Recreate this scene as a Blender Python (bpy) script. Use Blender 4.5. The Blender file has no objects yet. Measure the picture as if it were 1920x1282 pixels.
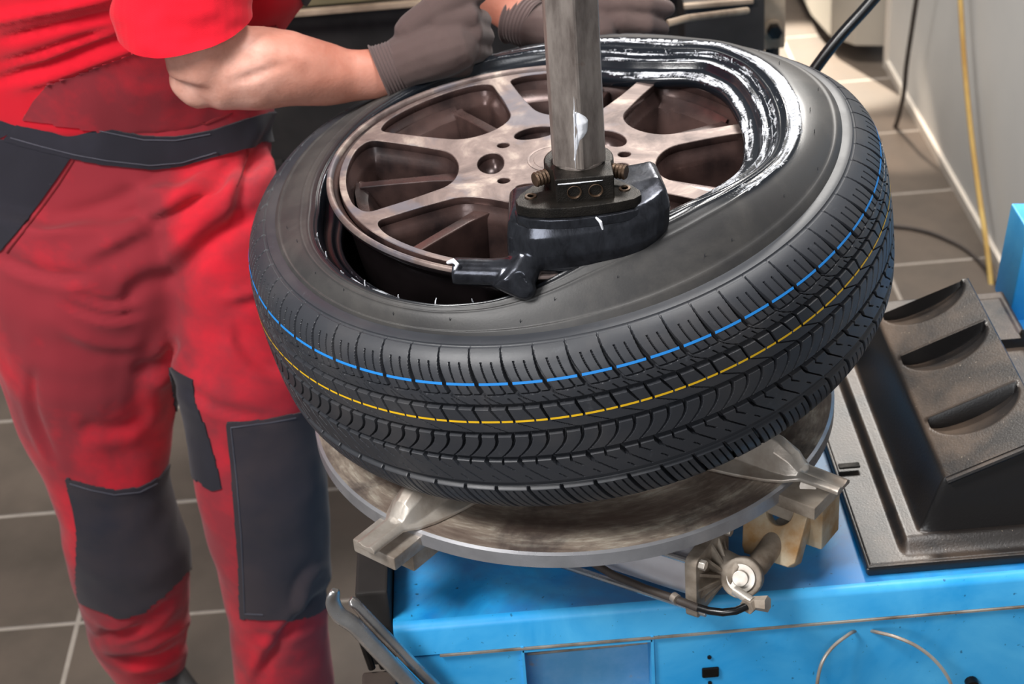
import bpy, bmesh, math, random
import numpy as np
from mathutils import Vector, Matrix, noise
random.seed(7)
rng = np.random.default_rng(5)
SC = bpy.context.scene
COL = SC.collection
H = 0.78                      # height of the turntable top above the floor
R_ = math.radians

# ------------------------------------------------------------------ camera
FPX, PITCH, ROLL = 3296.46, 0.563376, -0.083537
CAM = np.array([-0.06148, -1.60715, 1.08351 + H])
_F = np.array([0, math.cos(PITCH), -math.sin(PITCH)])
_X = np.array([1.0, 0, 0]); _U = np.cross(_X, _F)
_c, _s = math.cos(ROLL), math.sin(ROLL)
X2 = _c*_X + _s*_U; U2 = -_s*_X + _c*_U
cd = bpy.data.cameras.new('camera'); cam = bpy.data.objects.new('camera', cd); COL.objects.link(cam)
cd.sensor_width = 36; cd.lens = FPX/1920*36; cd.clip_start = .05
M = Matrix(((X2[0], U2[0], -_F[0], CAM[0]), (X2[1], U2[1], -_F[1], CAM[1]), (X2[2], U2[2], -_F[2], CAM[2]), (0, 0, 0, 1)))
cam.matrix_world = M
cd.dof.use_dof = True; cd.dof.focus_distance = 1.62; cd.dof.aperture_fstop = 9
SC.camera = cam

# ------------------------------------------------------------------ light
SC.view_settings.view_transform = 'Standard'; SC.view_settings.look = 'None'
SC.view_settings.exposure = 0.0; SC.view_settings.gamma = 1; SC.view_settings.use_curve_mapping = False
w = bpy.data.worlds.new('world'); SC.world = w; w.use_nodes = True
w.node_tree.nodes['Background'].inputs[0].default_value = (.95, .97, 1, 1)
w.node_tree.nodes['Background'].inputs[1].default_value = .18
def area(name, loc, target, size, power, color=(1, 1, 1), sy=None):
    l = bpy.data.lights.new(name, 'AREA'); l.shape = 'RECTANGLE'; l.size = size; l.size_y = sy or size
    l.energy = power; l.color = color
    o = bpy.data.objects.new(name, l); COL.objects.link(o); o.location = loc
    o.rotation_euler = (Vector(target)-Vector(loc)).to_track_quat('-Z', 'Y').to_euler()
    return o
area('ceiling_light_left', (-1.35, -1.05, 2.8), (0, 0, .9),   .62, 72, (1, .98, .96))
area('ceiling_light_right', (.36, .05, 2.9), (0.2, -.1, 1.0), .6, 36, (1, .98, .96))
area('front_window_light', (-.9, -3.2, 2.1), (.05, -.2, .75), 1.3, 40, (.97, .98, 1))  # fill light added behind the camera, not a real window
area('ceiling_light_back', (.62, 2.3, 2.9), (.5, 1.7, .1), .8, 100, (1, .96, .90), .6)  # unseen fill added to brighten the back floor and wall
def spot(name, loc, target, power, ang, color):
    l = bpy.data.lights.new(name, 'SPOT'); l.energy = power; l.spot_size = R_(ang); l.spot_blend = .4; l.color = color; l.shadow_soft_size = .02
    o = bpy.data.objects.new(name, l); COL.objects.link(o); o.location = loc
    o.rotation_euler = (Vector(target)-Vector(loc)).to_track_quat('-Z', 'Y').to_euler()
# ------------------------------------------------------------------ unprojection helpers (build time measuring)
def ray(x, y): return _F+(x-960)/FPX*X2-(y-641)/FPX*U2
def PZ(x, y, z): d = ray(x, y); return CAM+d*(z+H-CAM[2])/d[2]
def PY(x, y, Y): d = ray(x, y); return CAM+d*(Y-CAM[1])/d[1]
def PX(x, y, X): d = ray(x, y); return CAM+d*(X-CAM[0])/d[0]
def pix(P):
    d = np.asarray(P)-CAM; z = d@_F
    return np.stack([960+FPX*(d@X2)/z, 641-FPX*(d@U2)/z], -1)
def mpp(P): return float((np.asarray(P)-CAM)@_F)/FPX

spot('daylight_patch', (.1, 4.4, 2.5), PZ(1535, 122, -H), 3200, 9, (1, .93, .80))  # narrow spots added to lay two sunlit patches on the floor
spot('daylight_patch', (.2, 3.9, 2.4), PZ(1672, 272, -H), 600, 5, (1, .84, .68))
# ------------------------------------------------------------------ materials
def lin(c):
    return tuple(((v/255)/12.92 if v/255 <= .04045 else ((v/255+.055)/1.055)**2.4) for v in c)+(1,)
class NT:
    def __init__(s, name):
        s.m = bpy.data.materials.new(name); s.m.use_nodes = True; s.t = s.m.node_tree
        s.b = s.t.nodes['Principled BSDF']
    def n(s, typ, **kw):
        x = s.t.nodes.new(typ)
        for k, v in kw.items():
            if k.startswith('i_'):
                x.inputs[k[2:].replace('_', ' ')].default_value = v
            else: setattr(x, k, v)
        return x
    def l(s, a, b): s.t.links.new(a, b)
    def coord(s, kind='Object', scale=(1, 1, 1)):
        c = s.n('ShaderNodeTexCoord'); m = s.n('ShaderNodeMapping'); m.inputs['Scale'].default_value = scale
        s.l(c.outputs[kind], m.inputs[0]); return m.outputs[0]
    def noise(s, vec, scale, detail=4, rough=.55, dist=0):
        x = s.n('ShaderNodeTexNoise'); x.inputs['Scale'].default_value = scale; x.inputs['Detail'].default_value = detail
        x.inputs['Roughness'].default_value = rough; x.inputs['Distortion'].default_value = dist
        s.l(vec, x.inputs['Vector']); return x.outputs['Fac']
    def ramp(s, fac, stops):
        x = s.n('ShaderNodeValToRGB'); e = x.color_ramp.elements
        while len(e) < len(stops): e.new(.5)
        for i, (p, c) in enumerate(stops):
            e[i].position = p; e[i].color = c if len(c) == 4 else tuple(c)+(1,)
        s.l(fac, x.inputs[0]); return x.outputs[0]
    def mix(s, fac, a, b):
        x = s.n('ShaderNodeMix', data_type='RGBA')
        for k, v in ((0, fac), (6, a), (7, b)):
            if isinstance(v, (tuple, float, int)): x.inputs[k].default_value = v
            else: s.l(v, x.inputs[k])
        return x.outputs[2]
    def math(s, op, a, b=0.0):
        x = s.n('ShaderNodeMath', operation=op)
        for k, v in ((0, a), (1, b)):
            if isinstance(v, (float, int)): x.inputs[k].default_value = v
            else: s.l(v, x.inputs[k])
        return x.outputs[0]
    def bump(s, h, strength=.3, dist=.001):
        x = s.n('ShaderNodeBump'); x.inputs['Strength'].default_value = strength; x.inputs['Distance'].default_value = dist
        s.l(h, x.inputs['Height']); s.l(x.outputs[0], s.b.inputs['Normal'])
    def set(s, color=None, rough=None, metal=None, spec=None):
        for k, v in (('Base Color', color), ('Roughness', rough), ('Metallic', metal), ('Specular IOR Level', spec)):
            if v is None: continue
            if isinstance(v, (tuple, float, int)): s.b.inputs[k].default_value = v
            else: s.l(v, s.b.inputs[k])
        return s.m
def plain(name, rgb, rough=.5, metal=0, var=.25, scale=12, bump=.1, bdist=.0006, spec=.5, scalev=(1, 1, 1), dark=None):
    t = NT(name); v = t.coord('Object', scalev); n = t.noise(v, scale, 6)
    c = lin(rgb); d = dark and lin(dark) or tuple(x*(1-var*1.6) for x in c[:3])+(1,)
    col = t.ramp(n, [(.32, d), (.62, c)])
    r = t.ramp(n, [(.3, (min(1, rough+.12),)*3), (.7, (max(0, rough-.06),)*3)])
    t.bump(t.noise(v, scale*14, 3), bump, bdist)
    return t.set(col, r, metal, spec)

M_ = {}
M_['steel_dark'] = plain('dark_steel', (52, 48, 46), .38, .8, .4, 30, .3, .0008)
M_['iron_black'] = plain('black_cast_metal', (44, 40, 36), .42, .6, .45, 60, .6, .0008)
M_['chrome'] = plain('worn_chrome', (205, 202, 200), .26, .9, .2, 30, .1)
M_['zinc'] = plain('zinc_grey', (200, 192, 182), .38, .5, .2, 22, .25, dark=(146, 130, 116))
M_['cast_alu'] = plain('dusty_cast_aluminium', (172, 160, 146), .6, .25, .2, 25, .35, dark=(110, 96, 82))
M_['ochre'] = plain('rust_stained_zinc', (190, 175, 150), .55, .3, .2, 28, .35, dark=(160, 118, 66))
M_['cyl'] = plain('brushed_aluminium', (214, 212, 216), .38, .3, .15, 8, .1, dark=(180, 172, 174))
M_['black_gloss'] = plain('black_hose', (16, 16, 18), .25, 0, .2, 20, .1)
M_['rubber_cord'] = plain('grey_cord', (70, 60, 54), .6, 0, .3, 20, .2)
M_['hose_yellow'] = plain('yellow_hose', (196, 164, 92), .5, 0, .2, 8, .2, dark=(165, 125, 62))
M_['bench_olive'] = plain('olive_painted_metal', (112, 104, 78), .6, 0, .3, 6, .2)
M_['bench_dark'] = plain('dark_painted_metal', (42, 38, 36), .7, 0, .4, 8, .2)
M_['bench_light'] = plain('dirty_cream_metal', (170, 150, 128), .6, 0, .3, 10, .3, dark=(110, 92, 76))
M_['wall'] = plain('painted_wall', (206, 203, 198), .6, 0, .04, 3, .1)
M_['wall2'] = plain('painted_panel', (168, 160, 148), .6, 0, .06, 3, .1)
M_['skirting'] = plain('white_skirting', (206, 196, 184), .45, 0, .05, 4, .1)
M_['grout'] = plain('tile_grout', (150, 141, 132), .9, 0, .12, 20, .3)
M_['tile'] = plain('brown_grey_floor_tile', (92, 81, 72), .42, 0, .12, 7, .3, .0005, dark=(75, 66, 58))
M_['boot'] = plain('black_shoe_leather', (30, 28, 30), .5, 0, .2, 20, .2)
M_['paste'] = plain('white_mounting_paste', (228, 230, 236), .3, 0, .06, 30, .3)
M_['red_dark'] = plain('dark_red_cloth', (70, 10, 16), .9, 0, .3, 20, .3)
M_['thread'] = plain('grey_thread', (86, 86, 96), .9, 0, .1, 20, .3)
M_['threadr'] = plain('dark_red_thread', (120, 20, 28), .9, 0, .1, 20, .3)
M_['blue_line'] = plain('blue_marking', (28, 132, 214), .6, 0, .05, 60, .1)
M_['yellow_line'] = plain('yellow_marking', (240, 190, 20), .6, 0, .05, 60, .1)

def cloth(name, rgb, dirt, amount, weave=900, fold=.0):
    t = NT(name); v = t.coord(); n = t.noise(v, 5.5, 7, .6, .4); n2 = t.noise(v, 21, 5)
    f = t.math('MULTIPLY', t.math('ADD', t.math('MULTIPLY', n, .75), t.math('MULTIPLY', n2, .25)), 1.0)
    m = t.ramp(f, [(.46-.0, (amount,)*3), (.64, (0, 0, 0))])
    col = t.mix(m, lin(rgb), lin(dirt))
    tw = t.n('ShaderNodeTexWave'); tw.inputs['Scale'].default_value = 240; tw.bands_direction = 'DIAGONAL'; t.l(v, tw.inputs[0])
    h = t.math('ADD', t.math('MULTIPLY', tw.outputs['Fac'], .35), t.noise(v, weave, 2))
    t.bump(h, .35, .0006)
    t.b.inputs['Sheen Weight'].default_value = .12
    return t.set(col, .88, 0, .2)
M_['shirt'] = cloth('bright_red_shirt', (214, 20, 42), (212, 16, 38), .4)
M_['trousers'] = cloth('dirty_red_work_trousers', (206, 34, 50), (120, 44, 52), .8)
M_['trousers_dk'] = cloth('charcoal_cotton', (44, 43, 52), (34, 32, 38), .6)
M_['knee'] = cloth('charcoal_knee_cloth', (43, 42, 51), (78, 64, 62), .35)
M_['glove'] = cloth('grey_brown_knit_glove', (96, 80, 76), (76, 62, 60), .8, 1400)
M_['cuff'] = cloth('grey_brown_rib_knit', (98, 82, 80), (76, 62, 60), .5, 1600)
# skin
t = NT('skin'); v = t.coord(); n = t.noise(v, 14, 6); n2 = t.noise(v, 90, 4)
col = t.ramp(n, [(.35, lin((184, 124, 106))), (.52, lin((204, 148, 130))), (.68, lin((220, 170, 154)))])
col = t.mix(t.ramp(n2, [(.55, (0, 0, 0)), (.75, (.25,)*3)]), col, lin((150, 92, 78)))
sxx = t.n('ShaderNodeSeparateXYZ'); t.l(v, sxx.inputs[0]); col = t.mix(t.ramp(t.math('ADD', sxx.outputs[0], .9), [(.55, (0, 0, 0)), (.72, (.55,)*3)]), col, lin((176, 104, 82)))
t.b.inputs['Subsurface Weight'].default_value = .08; t.b.inputs['Subsurface Radius'].default_value = (.01, .004, .002); t.b.inputs['Subsurface Scale'].default_value = .5
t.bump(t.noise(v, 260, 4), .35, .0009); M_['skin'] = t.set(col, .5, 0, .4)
# blue painted sheet
t = NT('blue_painted_sheet'); v = t.coord(); n = t.noise(v, 7, 6, .6, .5)
col = t.ramp(n, [(.36, lin((40, 160, 228))), (.6, lin((84, 188, 244)))])
sp = t.noise(v, 160, 3); col = t.mix(t.ramp(sp, [(.70, (0, 0, 0)), (.74, (.7,)*3)]), col, lin((16, 60, 92)))
t.bump(t.noise(v, 60, 3), .08, .0005); M_['blue'] = t.set(col, .38, 0, .5)
# worn top of the cabinet: grey-mauve grime in the middle
t = NT('blue_sheet_grimy'); v = t.coord(); n = t.noise(v, 9, 7, .62, .7)
col = t.ramp(n, [(.40, lin((20, 132, 206))), (.62, lin((48, 168, 232)))])
g = t.noise(v, 5, 5, .6); col = t.mix(t.ramp(g, [(.44, (0, 0, 0)), (.60, (.65,)*3)]), col, lin((92, 122, 158)))
sp = t.noise(v, 190, 3); col = t.mix(t.ramp(sp, [(.69, (0, 0, 0)), (.73, (.8,)*3)]), col, lin((30, 44, 60)))
t.bump(n, .08, .0008); M_['blue_top'] = t.set(col, .4, 0, .5)
# tray bottom with rust
t = NT('blue_sheet_rusty'); v = t.coord(); n = t.noise(v, 26, 6, .7)
col = t.ramp(n, [(.40, lin((92, 160, 205))), (.60, lin((110, 170, 212))), (.70, lin((170, 150, 140)))])
t.bump(n, .1, .0008); M_['blue_rust'] = t.set(col, .5, 0, .5)
# rubber
def rubber(name, base, rough, dust=.3):
    t = NT(name); v = t.coord(); n = t.noise(v, 9, 6, .65, .3); n2 = t.noise(v, 60, 5, .7)
    col = t.mix(t.ramp(n, [(.48, (0, 0, 0)), (.75, (dust,)*3)]), lin(base), lin((96, 90, 86)))
    col = t.mix(t.ramp(n2, [(.62, (0, 0, 0)), (.85, (dust,)*3)]), col, lin((120, 124, 130)))
    t.bump(t.noise(v, 420, 3), .12, .0005)
    r = t.ramp(n, [(.3, (rough,)*3), (.7, (rough+.14,)*3)])
    return t.set(col, r, 0, .5)
M_['tread'] = rubber('tyre_tread_rubber', (46, 48, 53), .40, .26)
# sidewall: rubber with white paste streaked round the bead (attribute 'paste' = where it was brushed on, plus painted wet highlights)
t = NT('tyre_sidewall_rubber'); v = t.coord(); n = t.noise(v, 8, 6, .65, .3)
base = t.mix(t.ramp(n, [(.45, (0, 0, 0)), (.72, (.45,)*3)]), lin((50, 49, 49)), lin((100, 96, 91)))
a = t.n('ShaderNodeAttribute', attribute_name='paste'); wt = t.n('ShaderNodeAttribute', attribute_name='wet')
uv = t.n('ShaderNodeUVMap'); mp = t.n('ShaderNodeMapping'); mp.inputs['Scale'].default_value = (5, 260, 1); t.l(uv.outputs[0], mp.inputs[0])
st = t.noise(mp.outputs[0], 1.0, 6, .62, .5)
mp2 = t.n('ShaderNodeMapping'); mp2.inputs['Scale'].default_value = (60, 160, 1); t.l(uv.outputs[0], mp2.inputs[0])
st2 = t.noise(mp2.outputs[0], 1.0, 4, .7, 1.2)
th = t.math('SUBTRACT', t.math('ADD', t.math('MULTIPLY', st, .72), t.math('MULTIPLY', st2, .28)), t.math('SUBTRACT', .80, t.math('MULTIPLY', a.outputs['Fac'], .42)))
pm = t.ramp(th, [(.0, (0, 0, 0)), (.09, (1, 1, 1))])
wetc = t.mix(wt.outputs['Fac'], base, lin((20, 24, 30)))
col = t.mix(pm, wetc, lin((222, 226, 234)))
r0 = t.math('SUBTRACT', .50, t.math('MULTIPLY', wt.outputs['Fac'], .3))
t.bump(t.math('ADD', t.math('MULTIPLY', pm, .9), t.math('MULTIPLY', t.noise(v, 500, 3), .15)), .5, .0012)
M_['sidewall'] = t.set(col, r0, 0, .5)
# machined wheel face with old grime, painted pockets
t = NT('machined_alloy_face'); v = t.coord(); n = t.noise(v, 16, 7, .65, .6); g = t.noise(v, 9, 5, .6, .4)
col = t.ramp(n, [(.34, lin((80, 68, 66))), (.52, lin((122, 107, 102))), (.66, lin((168, 155, 144)))])
col = t.mix(t.ramp(g, [(.52, (0, 0, 0)), (.60, (.8,)*3)]), col, lin((92, 90, 98)))
wv = t.n('ShaderNodeTexWave'); wv.wave_type = 'RINGS'; wv.rings_direction = 'Z'; wv.inputs['Scale'].default_value = 180; t.l(v, wv.inputs[0])
t.bump(n, .08, .0005); M_['face'] = t.set(col, .5, .45, .4)
M_['paint_brown'] = plain('bronze_wheel_paint', (88, 68, 64), .24, .4, .4, 18, .15, dark=(34, 27, 28))
M_['barrel'] = plain('black_wheel_barrel', (30, 25, 26), .18, .4, .3, 14, .15)
# turntable plate: brushed rusty steel
t = NT('worn_turntable_steel'); v = t.coord(); sx = t.n('ShaderNodeSeparateXYZ'); t.l(v, sx.inputs[0])
rad_ = t.math('SQRT', t.math('ADD', t.math('MULTIPLY', sx.outputs[0], sx.outputs[0]), t.math('MULTIPLY', sx.outputs[1], sx.outputs[1])))
ang_ = t.math('ARCTAN2', sx.outputs[1], sx.outputs[0]); cx = t.n('ShaderNodeCombineXYZ'); t.l(t.math('MULTIPLY', rad_, 150.0), cx.inputs[0]); t.l(t.math('MULTIPLY', ang_, 7.0), cx.inputs[1])
n = t.noise(cx.outputs[0], 1.0, 8, .7, .3); n2 = t.noise(v, 9, 6, .65, .5)
cx2 = t.n('ShaderNodeCombineXYZ'); t.l(t.math('MULTIPLY', rad_, 22.0), cx2.inputs[0]); t.l(t.math('MULTIPLY', ang_, 1.2), cx2.inputs[1]); n3 = t.noise(cx2.outputs[0], 1.0, 3, .5)
col = t.ramp(n, [(.30, lin((112, 100, 92))), (.5, lin((162, 148, 134))), (.68, lin((212, 204, 188)))])
col = t.mix(t.ramp(n3, [(.40, (.6,)*3), (.56, (0, 0, 0))]), col, lin((104, 86, 78)))
col = t.mix(t.ramp(n2, [(.38, (.7,)*3), (.52, (0, 0, 0))]), col, lin((62, 54, 56)))
nw = t.math('ADD', rad_, t.math('MULTIPLY', t.math('SUBTRACT', n2, .5), .03))
col = t.mix(t.ramp(t.math('MULTIPLY', nw, 3.0), [(.60, (.0,)*3), (.68, (.62,)*3), (.74, (.62,)*3), (.77, (0, 0, 0))]), col, lin((88, 70, 62)))
t.bump(n, .12, .0005); M_['plate'] = t.set(col, .40, .2, .5)
M_['plate_edge'] = plain('machined_plate_edge', (176, 176, 180), .3, .6, .2, 20, .1)
# pole
t = NT('rusty_bright_steel'); v = t.coord('Object', (1, 1, .25)); n = t.noise(v, 60, 7, .65); n2 = t.noise(t.coord(), 26, 6, .7)
col = t.ramp(n, [(.35, lin((104, 94, 89))), (.6, lin((152, 142, 135)))])
col = t.mix(t.ramp(n2, [(.60, (0, 0, 0)), (.72, (.8,)*3)]), col, lin((116, 72, 44)))
t.bump(n, .2, .0005); M_['pole'] = t.set(col, .38, .45, .5)
# black moulded head
t = NT('scuffed_black_steel'); v = t.coord('Object', (1, 1, .5)); n = t.noise(v, 70, 7, .7, .4); n2 = t.noise(t.coord(), 18, 5, .6)
col = t.ramp(n, [(.35, lin((50, 51, 56))), (.75, lin((84, 87, 95)))])
t.bump(n, .3, .0006); M_['head'] = t.set(col, t.ramp(n2, [(.3, (.14,)*3), (.7, (.30,)*3)]), .8, .6)
M_['bolt'] = plain('brown_old_bolt', (104, 84, 68), .4, .7, .4, 60, .3)
# black plastic tray with dust
t = NT('dusty_black_plastic'); v = t.coord(); n = t.noise(v, 9, 6, .6, .3); s = t.noise(v, 300, 3)
nz = t.n('ShaderNodeNewGeometry'); sx = t.n('ShaderNodeSeparateXYZ'); t.l(nz.outputs['Normal'], sx.inputs[0])
up = t.ramp(sx.outputs[2], [(.55, (0, 0, 0)), (.95, (1, 1, 1))])
d = t.math('MULTIPLY', t.ramp(n, [(.40, (.03,)*3), (.72, (.62,)*3)]), up)
col = t.mix(d, lin((30, 28, 28)), lin((136, 114, 96)))
col = t.mix(t.math('MULTIPLY', t.ramp(s, [(.70, (0, 0, 0)), (.74, (.8,)*3)]), up), col, lin((186, 170, 150)))
t.bump(t.noise(v, 420, 3), .4, .0005); M_['tray'] = t.set(col, .36, 0, .5)

# ------------------------------------------------------------------ mesh builder
class MB:
    def __init__(s): s.v = []; s.f = []
    def add(s, vs, fs):
        o = len(s.v); s.v += [tuple(map(float, p)) for p in vs]; s.f += [tuple(o+i for i in f) for f in fs]; return s
    def box(s, c, size, rz=0, M=None):
        x, y, z = [k/2 for k in size]
        P = [Vector(p) for p in ((-x, -y, -z), (x, -y, -z), (x, y, -z), (-x, y, -z), (-x, -y, z), (x, -y, z), (x, y, z), (-x, y, z))]
        R = M if M is not None else Matrix.Rotation(rz, 3, 'Z')
        P = [R @ p + Vector(c) for p in P]
        return s.add(P, [(0, 3, 2, 1), (4, 5, 6, 7), (0, 1, 5, 4), (1, 2, 6, 5), (2, 3, 7, 6), (3, 0, 4, 7)])
    def rings(s, rings, closed=True, cap=True):
        n = len(rings[0]); vs = [p for r in rings for p in r]; fs = []
        for i in range(len(rings)-1):
            for j in range(n if closed else n-1):
                k = (j+1) % n; fs.append((i*n+j, i*n+k, (i+1)*n+k, (i+1)*n+j))
        if cap: fs.append(tuple(range(n-1, -1, -1))); fs.append(tuple((len(rings)-1)*n+j for j in range(n)))
        return s.add(vs, fs)
    def tube(s, pts, rad, n=12, flat=1.0, ref=(0, 0, 1), cap=True, end_round=False, rot=0):
        pts = [Vector(p) for p in pts]
        if not hasattr(rad, '__len__'): rad = [rad]*len(pts)
        rad = list(rad)
        if end_round:
            for side in (0, -1):
                a = pts[side]; b = pts[1 if side == 0 else -2]; dr = (a-b).normalized(); r0 = rad[side]; tp_ = hasattr(r0, '__len__'); r1 = min(r0) if tp_ else r0
                sc_ = lambda q: tuple(x*q for x in r0) if tp_ else r0*q
                seq = [(a+dr*r1*.5, sc_(.87)), (a+dr*r1*.85, sc_(.5)), (a+dr*r1*.98, sc_(.15))]
                if side == 0: pts = [q for q, _ in seq[::-1]]+pts; rad = [q for _, q in seq[::-1]]+rad
                else: pts = pts+[q for q, _ in seq]; rad = rad+[q for _, q in seq]
        out = []; up = Vector(ref)
        for i, p in enumerate(pts):
            tg = (pts[min(i+1, len(pts)-1)]-pts[max(i-1, 0)]).normalized()
            side = tg.cross(up)
            if side.length < 1e-3: side = tg.cross(Vector((1, 0, 0)))
            side.normalize(); u2 = side.cross(tg).normalized(); up = u2
            r = rad[i]; rs, ru = (r if hasattr(r, '__len__') else (r, r*flat))
            out.append([p+side*rs*math.cos(2*math.pi*(k+rot)/n)+u2*ru*math.sin(2*math.pi*(k+rot)/n) for k in range(n)])
        return s.rings(out, cap=cap)
    def lathe(s, prof, c=(0, 0, 0), n=96, cap=False):
        out = [[(c[0]+r*math.cos(2*math.pi*k/n), c[1]+r*math.sin(2*math.pi*k/n), c[2]+z) for k in range(n)] for r, z in prof]
        return s.rings(out, cap=cap)
    def prism(s, poly, z0, z1, M=None, c=(0, 0, 0)):
        n = len(poly); R = M or Matrix.Identity(3)
        vs = [R @ Vector((x, y, z0))+Vector(c) for x, y in poly]+[R @ Vector((x, y, z1))+Vector(c) for x, y in poly]
        fs = [tuple(range(n-1, -1, -1)), tuple(range(n, 2*n))]+[(i, (i+1) % n, n+(i+1) % n, n+i) for i in range(n)]
        return s.add(vs, fs)
    def build(s, name, mat, parent=None, smooth=True, bevel=0, seg=2, angle=35):
        me = bpy.data.meshes.new(name); me.from_pydata(s.v, [], s.f); me.validate()
        bm = bmesh.new(); bm.from_mesh(me); bmesh.ops.recalc_face_normals(bm, faces=bm.faces)
        if bevel:
            ed = [e for e in bm.edges if len(e.link_faces) == 2 and e.calc_face_angle(0) > R_(30)]
            bmesh.ops.bevel(bm, geom=ed, offset=bevel, segments=seg, affect='EDGES', profile=.5, clamp_overlap=True)
        bm.to_mesh(me); bm.free()
        if smooth:
            me.polygons.foreach_set('use_smooth', [True]*len(me.polygons)); me.set_sharp_from_angle(angle=R_(angle))
        me.materials.append(mat); o = bpy.data.objects.new(name, me); COL.objects.link(o)
        if bevel and smooth:
            wn = o.modifiers.new('wn', 'WEIGHTED_NORMAL'); wn.keep_sharp = True; wn.weight = 80
        if parent: o.parent = parent; o.matrix_parent_inverse = parent.matrix_basis.inverted()
        return o
def link_mesh(name, me, mat, parent):
    if not me.materials: me.materials.append(mat)
    o = bpy.data.objects.new(name, me); COL.objects.link(o)
    if parent: o.parent = parent; o.matrix_parent_inverse = parent.matrix_basis.inverted()
    return o
def tag(o, label, cat, group=None):
    o['label'] = label; o['category'] = cat
    if group: o['group'] = group
    return o
def thing(name, label, cat, loc=(0, 0, 0), group=None):
    o = bpy.data.objects.new(name, None); COL.objects.link(o); o.location = loc; o.empty_display_size = .05
    return tag(o, label, cat, group)
def struct(o): o['kind'] = 'structure'; return o
def lab(o, s): o['label'] = s; return o
def grid_mesh(name, V, mat, parent, closed_u=True, attrs=None, uv=None, flip=False):
    """V: (rows, cols, 3) numpy grid"""
    nr, nc = V.shape[:2]; me = bpy.data.meshes.new(name)
    cc = nc if closed_u else nc-1
    i, j = np.meshgrid(np.arange(nr-1), np.arange(cc), indexing='ij'); j2 = (j+1) % nc
    F = np.stack([i*nc+j, i*nc+j2, (i+1)*nc+j2, (i+1)*nc+j], -1).reshape(-1, 4)
    if flip: F = F[:, ::-1]
    me.vertices.add(nr*nc); me.vertices.foreach_set('co', V.reshape(-1).astype(np.float32))
    me.loops.add(F.size); me.loops.foreach_set('vertex_index', F.reshape(-1).astype(np.int32))
    me.polygons.add(len(F)); me.polygons.foreach_set('loop_start', np.arange(0, F.size, 4, dtype=np.int32))
    me.update(calc_edges=True)
    me.polygons.foreach_set('use_smooth', np.ones(len(F), bool))
    for k, a in (attrs or {}).items():
        at = me.attributes.new(k, 'FLOAT', 'POINT'); at.data.foreach_set('value', a.reshape(-1).astype(np.float32))
    if uv is not None:
        l = me.uv_layers.new(name='UVMap'); uu = uv.reshape(-1, 2)[F.reshape(-1)].copy()
        l.data.foreach_set('uv', uu.reshape(-1).astype(np.float32))
    me.validate()
    return link_mesh(name, me, mat, parent)
def remeshed(mb, voxel, smooth=4):
    me = bpy.data.meshes.new('tmp'); me.from_pydata(mb.v, [], mb.f)
    bm = bmesh.new(); bm.from_mesh(me); bmesh.ops.recalc_face_normals(bm, faces=bm.faces); bm.to_mesh(me); bm.free()
    o = bpy.data.objects.new('tmp', me); COL.objects.link(o)
    m = o.modifiers.new('r', 'REMESH'); m.mode = 'VOXEL'; m.voxel_size = voxel
    if smooth:
        m = o.modifiers.new('s', 'SMOOTH'); m.factor = .5; m.iterations = smooth
    bpy.context.view_layer.update()
    dg = bpy.context.evaluated_depsgraph_get()
    out = bpy.data.meshes.new_from_object(o.evaluated_get(dg))
    bpy.data.objects.remove(o); bpy.data.meshes.remove(me)
    out.polygons.foreach_set('use_smooth', [True]*len(out.polygons))
    return out
def co(me):
    a = np.empty(len(me.vertices)*3, np.float32); me.vertices.foreach_get('co', a); return a.reshape(-1, 3).astype(float)
def nrm(me):
    a = np.empty(len(me.vertices)*3, np.float32); me.vertex_normals.foreach_get('vector', a); return a.reshape(-1, 3).astype(float)
def setco(me, a): me.vertices.foreach_set('co', a.astype(np.float32).reshape(-1)); me.update()
def inpoly(P, poly):
    x, y = P[:, 0], P[:, 1]; ins = np.zeros(len(P), bool); n = len(poly)
    for i in range(n):
        x1, y1 = poly[i]; x2, y2 = poly[(i+1) % n]
        c = ((y1 > y) != (y2 > y)) & (x < (x2-x1)*(y-y1)/((y2-y1) or 1e-9)+x1)
        ins ^= c
    return ins
def sstep(a, b, x): t = np.clip((x-a)/(b-a), 0, 1); return t*t*(3-2*t)
def fbm(P, sc, seed=0.0):
    return np.array([noise.noise(Vector((p[0]*sc+seed, p[1]*sc, p[2]*sc))) for p in P])

# ------------------------------------------------------------------ room
fl = MB().box((-.194, 1.358, -.0058), (3.05, 4.57, .018)).build('floor', M_['grout'], smooth=False); struct(fl)
T = .3046; tm = bpy.data.meshes.new('floor_tile')
tb = MB().box((0, 0, 0), (T-.006, T-.006, .008)); to = tb.build('floor_tile', M_['tile'], fl, bevel=.0015, seg=1)
tm = to.data; bpy.data.objects.remove(to)
x0, y0 = -.803, .596
for i in range(-3, 7):
    for j in range(-5, 10):
        cx, cy = x0+(i+.5)*T, y0+(j+.5)*T
        if cx > .93 and cy < 2.4: continue
        o = bpy.data.objects.new('floor_tile', tm); COL.objects.link(o); o.location = (cx, cy, 0); o.parent = fl
        o.rotation_euler.z = random.choice((0, math.pi/2, math.pi, -math.pi/2))
ZT = .004
wr = MB().box((.985, 1.2, .8), (.08, 2.56, 1.62)).build('wall_right', M_['wall'], bevel=.004); struct(wr)
bs = MB().box((.942, 1.2, .014), (.012, 2.55, .028)).build('baseboard_right', M_['skirting'], bevel=.003); struct(bs)
tr = MB().box((.945, 2.487, .8), (.022, .02, 1.6)).build('trim_1', M_['skirting'], bevel=.004); struct(tr)
wb = MB().tube([(.955, 2.52, .9), (.955, 2.52, .9001)], .001).build('dummy', M_['wall'])
bpy.data.objects.remove(wb)
wb = MB(); prof = [(.80, 3.3), (.80, 2.75), (.82, 2.6), (.87, 2.53), (.95, 2.51), (.95, 3.3)]
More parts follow.
